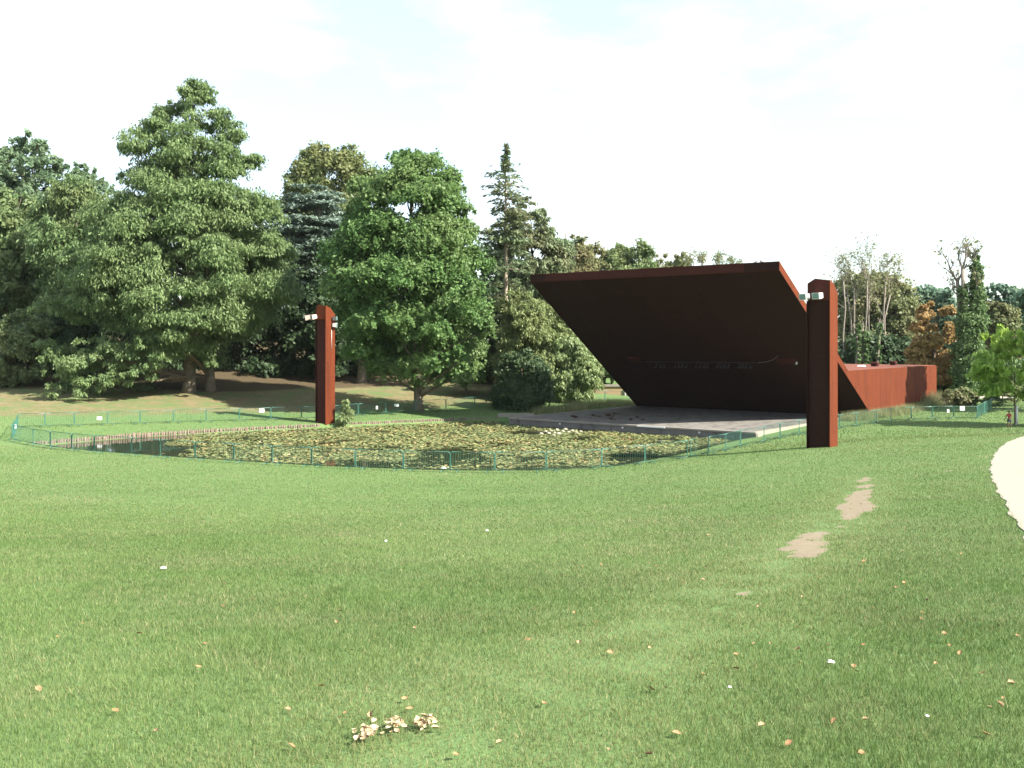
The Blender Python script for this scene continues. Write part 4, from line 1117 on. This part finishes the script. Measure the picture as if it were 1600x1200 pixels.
ivy(iv2, 1345, 116, [(y, 1335 + random.uniform(-2, 2), 1345 + random.uniform(-1, 4)) for y in range(515, 610, 7)] + [(y, 1348 + random.uniform(-2, 2), 1360) for y in range(525, 610, 7)] + [(y, 1367 + random.uniform(-2, 2), 1378 + random.uniform(0, 2)) for y in range(512, 610, 7)], 7000)
# young tree at right with a pale trunk guard
yt = tree('young_tree', 'young lime green tree with pale trunk guard beside the person', 1586, 73.0, [(503, 1568, 1602), (516, 1545, 1622), (535, 1528, 1640), (560, 1518, 1652), (585, 1512, 1655), (608, 1516, 1640), (622, 1530, 1620)], L['lime'], 7500, .21, 'droop', nlobes=58, trunk=.075, limbs=22, rl=(.2, .36), rmax=1.0, flat=.6)
b = MB(); b.tube([(.10, -.05, -.05), (.10, -.05, .8), (.11, -.05, 1.42)], [.085, .08, .08], 10); b.build('trunk_guard', M['white_metal'], yt)
# a tree standing just outside the photo on the right, whose shade falls on the box wall
tree('broadleaf_tree', 'tree beyond the right edge whose shade falls on the rusty box', 1661, 86.0, [(350, 1660, 1720), (400, 1632, 1760), (460, 1612, 1775), (520, 1606, 1770), (570, 1640, 1750)], L['oak'], 30000, .2, nlobes=70, trunk=.28, rl=(.14, .3))
tree('broadleaf_tree', 'tree beyond the right edge whose shade falls across the lawn', 1790, 68, [(380, 1740, 1850), (450, 1720, 1870), (540, 1730, 1860)], L['oak'], 10000, .26, nlobes=40, trunk=.25)

# ------------------------------------------------------------------ grass
def blades(name, X, Y, h, w, lean, mat, zoff=-.01, label=None, cat=None, dry=None):
    n = len(X); z = ground_z(X, Y) + zoff
    th = rng.uniform(0, 2 * np.pi, n); ph = rng.uniform(0, 2 * np.pi, n)
    bx, by = np.cos(th) * w / 2, np.sin(th) * w / 2
    ln = h * rng.uniform(.1, 1.0, n) * lean
    V = np.empty((n, 3, 3))
    V[:, 0] = np.stack([X - bx, Y - by, z], 1); V[:, 1] = np.stack([X + bx, Y + by, z], 1)
    V[:, 2] = np.stack([X + np.cos(ph) * ln, Y + np.sin(ph) * ln, z + h], 1)
    o = np_mesh(name, V.reshape(-1, 3), np.arange(3 * n).reshape(n, 3), mat)
    o['kind'] = 'stuff'
    if dry is not None:
        for nm_, ar_ in zip(('dry', 'lush'), dry):
            at_ = o.data.attributes.new(nm_, 'FLOAT', 'POINT'); at_.data.foreach_set('value', np.repeat(ar_, 3).astype(np.float32))
    if label: o['label'] = label
    if cat: o['category'] = cat
    return o
def lawn():
    n = 1700000
    u = rng.random(n); a, c = 2.9 ** .4, 62 ** .4
    d = (a + u * (c - a)) ** 2.5
    x = rng.uniform(-.60, .60, n) * (d + 1.0)
    keep = np.ones(n, bool)
    m = d > 44
    keep[m] &= poly_sd(x[m], d[m], POND) > .25
    pp = poly_sd(x, d, PATH_POLY) if True else 0
    keep &= pp > .0 + rng.normal(size=n) * .03
    dm = dirt_mask(x, d); keep &= (dm + (rng.random(n) - .5) * .75) < .45
    x, d = x[keep], d[keep]; n = len(x)
    thin = rng.random(len(x)) < np.clip(1.25 - d / 40, .40, 1); x, d = x[thin], d[thin]; n = len(x)
    patch = .5 + .5 * np.sin(x * 1.9 + 2.1 * np.sin(d * .8)) * np.sin(d * 1.4 + 1.3 * np.sin(x * .9))
    h = (.020 + .026 * rng.random(n)) * (.88 + .24 * patch) + .0005 * d
    tall = rng.random(n) < .012; h = np.where(tall, h * 1.9, h)
    w = .0038 + .00058 * np.clip(d - 4, 0, 60)
    tr = [hit(*q) for q in ((1350, 745), (1335, 790), (1250, 858), (1150, 930), (1010, 1005), (880, 1050), (760, 1110), (690, 1190))]
    dist = np.full(n, 99.0)
    for a_, b_ in zip(tr[:-1], tr[1:]):
        ex, ey = b_.x - a_.x, b_.y - a_.y
        q = np.clip(((x - a_.x) * ex + (d - a_.y) * ey) / (ex * ex + ey * ey), 0, 1)
        dist = np.minimum(dist, np.hypot(x - a_.x - q * ex, d - a_.y - q * ey))
    wob = .5 + .5 * np.sin(x * 4.1 + 2 * np.sin(d * 2.3)) * np.sin(d * 2.9 + 1.5 * np.sin(x * 3.3))
    dry = np.exp(-(dist / .85) ** 2) * (.35 + .75 * wob) + rng.normal(size=n) * .05
    dry = np.clip(dry, 0, 1); h = h * (1 - .35 * dry)
    side = np.clip((x / d + .10) / .5, 0, 1)                      # damper, longer grass low on the right
    lush = (1 - sstep(4.5, 15 + 10 * side, d)) * (.12 + .95 * side) * (1 - .8 * dry) * (.7 + .45 * np.sin(x * 2.1 + 1.9 * np.sin(d * 1.3)) * np.sin(d * 1.7 + x * .8))
    lush = np.clip(lush * .42, 0, 1); h = h * (1 + .35 * lush)
    sparse = rng.random(n) > np.where(dry > .55, (dry - .55) * 1.0, 0)
    x, d, h, w, dry, lush = x[sparse], d[sparse], h[sparse], w[sparse], dry[sparse], lush[sparse]; n = len(x)
    blades('grass', x, d, h, w, .9, M['grass'], dry=(dry, lush), label='short mown green grass of the sloping lawn', cat='grass')
lawn()
def far_grass():
    n = 60000
    x = rng.uniform(-42, 12, n); y = rng.uniform(64, 112, n)
    yf = np.interp(x, [-60, -35, -27, -18, -10, -4, 6, 12, 20], [66, 73, 76.5, 80.5, 84.5, 88, 97, 101, 110])
    keep = (poly_sd(x, y, POND) > .25) & (y - yf < 5 + rng.normal(size=n) * 2.5) & (y - yf > -14)
    x, y = x[keep], y[keep]
    n2 = 90000; x2 = rng.uniform(14, 62, n2); y2 = rng.uniform(58, 98, n2)
    a = (x2 - FL.x) * Vv.x + (y2 - FL.y) * Vv.y
    k2 = (a > SW + 1.3) & (poly_sd(x2, y2, PATH_POLY) > .05) & (x2 < .72 * y2)
    x, y = np.concatenate([x, x2[k2]]), np.concatenate([y, y2[k2]])
    n = len(x)
    blades('grass', x, y, rng.uniform(.05, .12, n), np.full(n, .045), .9, M['grass'], label='grass on the far bank and around the bandstand', cat='grass')
far_grass()
def tall_grass(pts, n, hmin, hmax, spread, label):
    i = rng.integers(0, len(pts), n); P = np.array(pts)
    x = P[i, 0] + rng.normal(size=n) * spread; y = P[i, 1] + rng.normal(size=n) * spread
    a = (x - FL.x) * Vv.x + (y - FL.y) * Vv.y; bb = (x - FL.x) * U.x + (y - FL.y) * U.y
    k = ~((a > -.1) & (a < SW + .1) & (bb > -.1)) & (poly_sd(x, y, POND) > 0)
    x, y = x[k], y[k]; n = len(x)
    blades('tall_grass', x, y, rng.uniform(hmin, hmax, n), np.full(n, .035), .8, L['straw'], label=label, cat='tall grass')
tall_grass([tuple((sp(-1.0 - random.uniform(0, 1.5), b0, 0)).xy) for b0 in np.linspace(6, 21, 40)], 5200, .3, .9, .45, 'uncut tall grass beside the left edge of the stage')
tall_grass([tuple((sp(SW + .9 + random.uniform(0, 1.2), b0, 0)).xy) for b0 in np.linspace(14, 36, 50)], 8000, .3, .85, .45, 'uncut tall grass along the foot of the rusty box')
tall_grass([tuple((sp(SW + 1.0 + random.uniform(0, .8), b0, 0)).xy) for b0 in np.linspace(33, 38, 14)], 900, .9, 1.7, .3, 'dry straw stems standing against the far end of the box')

# ------------------------------------------------------------------ lily pads and lilies
def lily_pads():
    n = 200000
    x = rng.uniform(-31, 18, n); y = rng.uniform(50, 86, n)
    sd = poly_sd(x, y, POND)
    st = (x - FL.x) * -U.x + (y - FL.y) * -U.y              # distance out from the stage front
    px = 800 + K * x / y; py = HY + K * EYE / y
    nz = np.sin(x * .55 + 1.3 * np.sin(y * .35)) * np.sin(y * .50 + 1.7 * np.sin(x * .3 + .6)) + .45 * np.sin(x * 1.6 + y * .7) * np.sin(y * 1.9 - x * .5)
    keep = (sd < -.55) & (nz > -.85)
    keep &= ~((np.hypot((x + 3.6) / 2.5, (y - 57.0) / 5.2)) < 1 + .55 * nz - .5 * (rng.random(n) < .10))            # open water by the near barriers
    keep &= ~((np.hypot((x - 3.0) / 3.4, (y - 52.6) / 1.5)) < 1 + .5 * nz - .5 * (rng.random(n) < .10))
    keep &= ~((np.hypot((x - 7.8) / 2.3, (y - 58.2) / 2.6)) < 1 + .5 * nz - .5 * (rng.random(n) < .10))
    keep &= ~((np.hypot((x + 7.6) / 2.7, (y - 54.2) / 1.6)) < 1 + .5 * nz - .5 * (rng.random(n) < .10))
    keep &= ~((np.hypot((x - 1.2) / 1.4, (y - 73.2) / 1.7)) < 1 + .25 * nz)            # gap left of the white lilies
    keep &= ~((st < 1.1 + .5 * nz) & (st > -3) & (x > -1))                             # clear strip along the stage
    keep &= (x > -20.5 + .35 * (y - 62) * -1 + 1.5 * nz) | ((y > 71.5) & (x > -22.5))   # open left end
    bank = sd > -1.6
    keep &= ~(bank & (y > 70) & (rng.random(n) < .7))
    x, y = x[keep], y[keep]; n = len(x)
    R = rng.uniform(.05, .115, n); z = rng.uniform(.006, .03, n) + (rng.random(n) < .22) * rng.uniform(.03, .10, n)
    tilt = unit(n) * np.where(z > .035, .42, .07)[:, None]; N = tilt + np.array([0, 0, 1.0]); N /= np.linalg.norm(N, axis=1, keepdims=True)
    T = unit(n); T -= N * (T * N).sum(1, keepdims=True); T /= np.linalg.norm(T, axis=1, keepdims=True); B = np.cross(N, T)
    C = np.stack([x, y, z], 1)
    V = np.stack([C + (T * math.cos(w) + B * math.sin(w)) * R[:, None] * rr for w, rr in zip(np.linspace(0, 2 * np.pi, 8)[:7], (1, .96, 1.02, .95, 1, 1.0, .55))], 1).reshape(-1, 3)
    o = np_mesh('lily_pads', V, np.arange(7 * n).reshape(n, 7), M['pad'])
    tag(o, 'mass of green, yellow and browning lily pads covering the pond', 'lily pads', kind='stuff')
lily_pads()
lp = MB()
for k in range(9):
    w = 2 * math.pi * k / 9
    for ring, (rl_, up) in enumerate(((.15, .05), (.10, .12))):
        w2 = w + ring * .35; c, s = math.cos(w2), math.sin(w2)
        lp.add([(0, 0, .02), (c * rl_ * .6 - s * .04, s * rl_ * .6 + c * .04, up * .55 + .02), (c * rl_, s * rl_, up + .03), (c * rl_ * .6 + s * .04, s * rl_ * .6 - c * .04, up * .55 + .02)], [(0, 1, 2, 3)])
lil = None
for px, py in ((853, 677), (858, 680), (862, 676), (867, 679), (871, 675), (874, 681), (880, 677), (884, 674), (889, 678), (895, 676), (901, 679), (866, 683), (846, 681), (908, 677)):
    d = EYE * K / (py - HY); P = ((px - 800) / K * d, d, .05)
    if lil is None: lil = lp.build('water_lily', M['lily_white']); o = lil
    else: o = lil.copy(); COL.objects.link(o)
    o.location = P; o.rotation_euler = (0, 0, random.uniform(0, 6)); o.scale = (random.uniform(1.0, 1.5),) * 3
    tag(o, 'white water lily flower in the patch near the stage front', 'water lily', 'white water lilies near the stage')

# ------------------------------------------------------------------ fallen leaves and litter
def leaf_bm(curl):
    b = MB(); n = 7
    prof = [(0, .0), (.18, .20), (.36, .34), (.5, .30), (.66, .36), (.82, .18), (1.0, .0)]
    for i in range(n - 1):
        (t0, w0), (t1, w1) = prof[i], prof[i + 1]
        f = lambda t, w: (t - .5, w, curl * (abs(w) * 1.1 + .9 * (t - .5) ** 2))
        b.add([f(t0, 0), f(t1, 0), f(t1, w1), f(t0, w0)], [(0, 1, 2, 3)], True)
        b.add([f(t0, -w0), f(t1, -w1), f(t1, 0), f(t0, 0)], [(0, 1, 2, 3)], True)
    b.tube([(-.5, 0, curl * .22), (-.75, .03, curl * .3)], .018, 4)
    return b
lf_protos = []
for k, (cu, mt) in enumerate(((.5, 'dry_leaf'), (.9, 'dry_leaf_pale'), (.35, 'dry_leaf'), (.7, 'dry_leaf_pale'), (.6, 'dry_leaf_dark'))):
    lf_protos.append(leaf_bm(cu).build('fallen_leaf', M[mt]))
used_leaf = set()
GL = 'dry leaves fallen on the lawn'
def drop_leaf(P, size, kind, label='dry brown curled leaf fallen on the mown lawn', group=GL, lift=.022):
    p = lf_protos[kind]
    o = p if kind not in used_leaf else p.copy()
    if kind in used_leaf: COL.objects.link(o)
    used_leaf.add(kind)
    o.location = (P.x, P.y, P.z + lift); o.rotation_euler = (random.uniform(-.5, .5), random.uniform(-.5, .5), random.uniform(0, 6.28)); o.scale = (size,) * 3
    tag(o, label, 'leaf', group)
photo_leaves = [(350, 917), (532, 959), (526, 978), (348, 952), (825, 1006), (755, 994), (502, 1080), (1025, 888), (1130, 911), (1442, 962), (1440, 972), (1233, 1172), (940, 885), (1185, 952), (1350, 879), (1349, 880), (1412, 914), (1066, 863), (1330, 904), (1247, 1020), (1150, 1028), (1068, 916), (1098, 910), (1365, 955), (1475, 995), (1507, 1006), (1500, 1027), (1540, 1156), (1352, 1133), (1303, 1134), (1190, 1144), (1150, 1052), (1057, 1155), (850, 1108), (905, 1010), (640, 1115), (580, 1125), (320, 1012), (218, 995), (90, 1000), (310, 1048), (245, 1150), (1462, 1043), (1535, 1058), (1334, 1048), (1338, 1055), (953, 1026), (1100, 1060), (1018, 1084), (780, 1170), (712, 1190), (632, 1100), (455, 1176), (180, 1120), (60, 1085), (1580, 1075), (1562, 1110), (1590, 998), (1410, 865), (1020, 795), (1214, 790), (1107, 838), (1173, 846), (1275, 915), (628, 884), (713, 855), (480, 935)]
for px, py in photo_leaves:
    P = hit(px, py, 2.5, 60); drop_leaf(P, random.uniform(.028, .046) * (1 + P.y * .012), random.choice((0, 1, 2, 3, 0, 2)))
for _ in range(70):
    d = 3.4 * (6.5 ** random.random()); px = random.choice((random.uniform(850, 1590), random.uniform(850, 1590), random.uniform(10, 1590)))
    X = (px - 800) / K * d
    drop_leaf(Vector((X, d, bz(X, d))), random.uniform(.014, .034) * (1 + d * .01), random.randrange(5))
def leaf_pile(px, py, w, n, label):
    c = hit(px, py, 2.5, 20); r = empty('leaf_pile', c); tag(r, label, 'leaf pile', 'little heaps of dry leaves')
    bb = MB()
    for k in range(n):
        src = leaf_bm(random.uniform(.4, 1.0)); s = random.uniform(.022, .042)
        Mx = Matrix.Translation((random.gauss(0, w * .4), random.gauss(0, .045), .026 + random.uniform(0, .012))) @ Matrix.Rotation(random.uniform(0, 6.28), 4, 'Z') @ Matrix.Rotation(random.uniform(-.5, .5), 4, 'X') @ Matrix.Rotation(random.uniform(-.4, .4), 4, 'Y') @ Matrix.Scale(s, 4)
        bb.add([Mx @ Vector(v) for v in src.v], src.f, True)
    bb.build('heaped_leaves', M['tan_leaf'], r)
leaf_pile(575, 1155, .075, 34, 'largest heap of dry leaves, nearest the bottom edge')
leaf_pile(620, 1143, .055, 24, 'middle heap of dry leaves between two other little heaps')
leaf_pile(664, 1139, .065, 30, 'right hand heap of dry leaves low in the photo')
def litter(px, py, s, label):
    s = s * .75
    c = hit(px, py, 2.5, 60); b = MB()
    n = 9; top = [(math.cos(k / n * 6.283) * s * random.uniform(.7, 1.1), math.sin(k / n * 6.283) * s * random.uniform(.6, 1.0), random.uniform(0, .3) * s) for k in range(n)]
    mid = [(x * .6, y * .6, s * random.uniform(.35, .75)) for x, y, z in top]
    b.add(top + mid + [(0, 0, s * .6)], [(i, (i + 1) % n, n + (i + 1) % n, n + i) for i in range(n)] + [(n + i, n + (i + 1) % n, 2 * n) for i in range(n)])
    o = b.build('litter', M['paper']); o.location = (c.x, c.y, c.z + .025)
    tag(o, label, 'litter')
litter(1299, 1043, .032, 'white crumpled scrap in the grass below the bare patches')
litter(693, 733, .20, 'white scrap at the foot of the near barriers')
litter(761, 832, .05, 'small white scrap in the middle of the lawn')
litter(603, 848, .04, 'tiny white scrap left of the middle of the lawn')
litter(255, 892, .05, 'small white scrap on the left part of the lawn')
litter(1140, 1083, .016, 'tiny white scrap among the fallen leaves right of the heaps')
litter(1448, 1128, .016, 'tiny pale scrap near the lower right corner')
# dry clumps on the stage deck
cl = None
for px, py in ((927, 650), (936, 652), (949, 648.5), (952, 651), (959.5, 648), (895, 652), (986, 657), (996, 653), (1004, 657), (956, 656), (899, 653)):
    d = (EYE - SZ) * K / (py - HY); P = Vector(((px - 800) / K * d, d, SZ))
    if cl is None:
        bb = MB()
        for k in range(34):
            src = leaf_bm(random.uniform(.5, 1.1)); Mx = Matrix.Translation((random.gauss(0, .13), random.gauss(0, .11), .03 + abs(random.gauss(0, .08)))) @ Matrix.Rotation(random.uniform(0, 6.28), 4, 'Z') @ Matrix.Rotation(random.uniform(-1.2, 1.2), 4, 'X') @ Matrix.Scale(random.uniform(.12, .2), 4)
            bb.add([Mx @ Vector(v) for v in src.v], src.f, True)
        cl = bb.build('leaf_clump', M['dry_leaf_dark']); o = cl
    else: o = cl.copy(); COL.objects.link(o)
    o.location = P; o.rotation_euler = (0, 0, random.uniform(0, 6)); o.scale = (random.uniform(.5, .9),) * 3
    tag(o, 'small dark clump of debris on the shaded stage deck', 'debris', 'dark clumps on the stage deck')

# ------------------------------------------------------------------ the person by the young tree
def skin_obj(name, joints, bones, mat, parent, sub=1, root=0):
    me = bpy.data.meshes.new(name)
    me.from_pydata([j[0] for j in joints], bones, []); me.update()
    o = link(name, me, mat, parent)
    sk = o.modifiers.new('skin', 'SKIN'); sk.use_smooth_shade = True
    lay = me.skin_vertices[0].data
    for i, j in enumerate(joints):
        lay[i].radius = (j[1], j[2] if len(j) > 2 else j[1]); lay[i].use_root = (i == root)
    ss = o.modifiers.new('sub', 'SUBSURF'); ss.levels = sub; ss.render_levels = sub
    return o
def person():
    G = hit(1577, 668.5, 40, 100)
    d = G.y; Hs = 27.5 / K * d / 1.22                 # built about 1.22 m tall, scaled to the photo
    r = empty('person', G, 0.0); r.scale = (Hs, Hs, Hs)
    tag(r, 'small distant person in red top and dark shorts walking by the young tree', 'person')
    J = [((0, 0, .62), .085, .07),          # 0 pelvis
         ((0.01, .02, .76), .082, .065), ((.02, .05, .90), .098, .068), ((.02, .07, .98), .055, .05), ((.025, .09, 1.03), .034, .034), ((.03, .105, 1.085), .055, .066), ((.03, .115, 1.145), .066, .074), ((.03, .115, 1.19), .045, .05),   # 1-7 spine, neck, head
         ((-.065, 0, .57), .062), ((-.085, .03, .33), .042), ((-.10, -.03, .07), .026), ((-.105, .045, .03), .024), ((-.105, .10, .022), .018),   # 8-12 left leg
         ((.065, 0, .57), .062), ((.085, -.02, .33), .042), ((.09, -.07, .07), .026), ((.09, .0, .03), .024), ((.09, .055, .022), .018),          # 13-17 right leg
         ((-.115, .055, .93), .040), ((-.20, .03, .75), .028), ((-.275, .06, .58), .019), ((-.295, .07, .535), .022, .014),                        # 18-21 left arm
         ((.13, .055, .93), .040), ((.165, .05, .74), .028), ((.17, .11, .57), .019), ((.172, .125, .52), .022, .014)]                             # 22-25 right arm
    Bn = [(0, 1), (1, 2), (2, 3), (3, 4), (4, 5), (5, 6), (6, 7), (0, 8), (8, 9), (9, 10), (10, 11), (11, 12), (0, 13), (13, 14), (14, 15), (15, 16), (16, 17), (2, 18), (18, 19), (19, 20), (20, 21), (2, 22), (22, 23), (23, 24), (24, 25)]
    for hand, s in ((21, -1), (25, 1)):
        hx, hy, hz = J[hand][0]
        for k, (off, ln) in enumerate(((-.024, .036), (-.010, .046), (.004, .050), (.017, .045))):
            a = len(J); J.append(((hx + s * .006, hy + off, hz - .022), .007)); J.append(((hx + s * .004, hy + off * 1.1, hz - .022 - ln * .5), .006)); J.append(((hx - s * .004, hy + off * 1.1, hz - .022 - ln), .005))
            Bn += [(hand, a), (a, a + 1), (a + 1, a + 2)]
        a = len(J); J.append(((hx - s * .012, hy + .030, hz - .004), .008)); J.append(((hx - s * .016, hy + .046, hz - .024), .006)); Bn += [(hand, a), (a, a + 1)]
    skin_obj('body', J, Bn, M['skin'], r, 1)
    JT = [((0, 0, .64), .105, .088), ((.01, .02, .76), .103, .082), ((.02, .05, .90), .112, .084), ((.02, .065, .965), .068, .06), ((-.115, .055, .925), .054), ((-.165, .042, .82), .045), ((.13, .055, .925), .054), ((.15, .052, .82), .045)]
    skin_obj('shirt', JT, [(0, 1), (1, 2), (2, 3), (2, 4), (4, 5), (2, 6), (6, 7)], M['red_shirt'], r, 1)
    JS = [((0, 0, .64), .108, .092), ((-.066, 0, .56), .080), ((-.085, .028, .36), .070), ((.066, 0, .56), .080), ((.085, -.018, .36), .070)]
    skin_obj('shorts', JS, [(0, 1), (1, 2), (0, 3), (3, 4)], M['blue_shorts'], r, 1)
    JH = [((.03, .095, 1.10), .058, .06), ((.03, .105, 1.155), .073, .078), ((.03, .105, 1.20), .05, .05)]
    skin_obj('hair', JH, [(0, 1), (1, 2)], M['hair'], r, 1)
person()
# ------------------------------------------------------------------ thin summer haze
hz = MB(); hz.box(-2200, 2200, -900, 2200, -3.0, 46.0)
ho = hz.build('haze')
tag(ho, kind='stuff')
hm = bpy.data.materials.new('thin_haze'); hm.use_nodes = True
hn = hm.node_tree.nodes; hn.clear()
h_out = hn.new('ShaderNodeOutputMaterial'); h_vol = hn.new('ShaderNodeVolumePrincipled')
h_vol.inputs['Color'].default_value = (0.92, 0.96, 1.0, 1)
h_vol.inputs['Density'].default_value = 0.00005
hm.node_tree.links.new(h_vol.outputs['Volume'], h_out.inputs['Volume'])
ho.data.materials.append(hm)
print("verts", sum(len(m.vertices) for m in bpy.data.meshes))
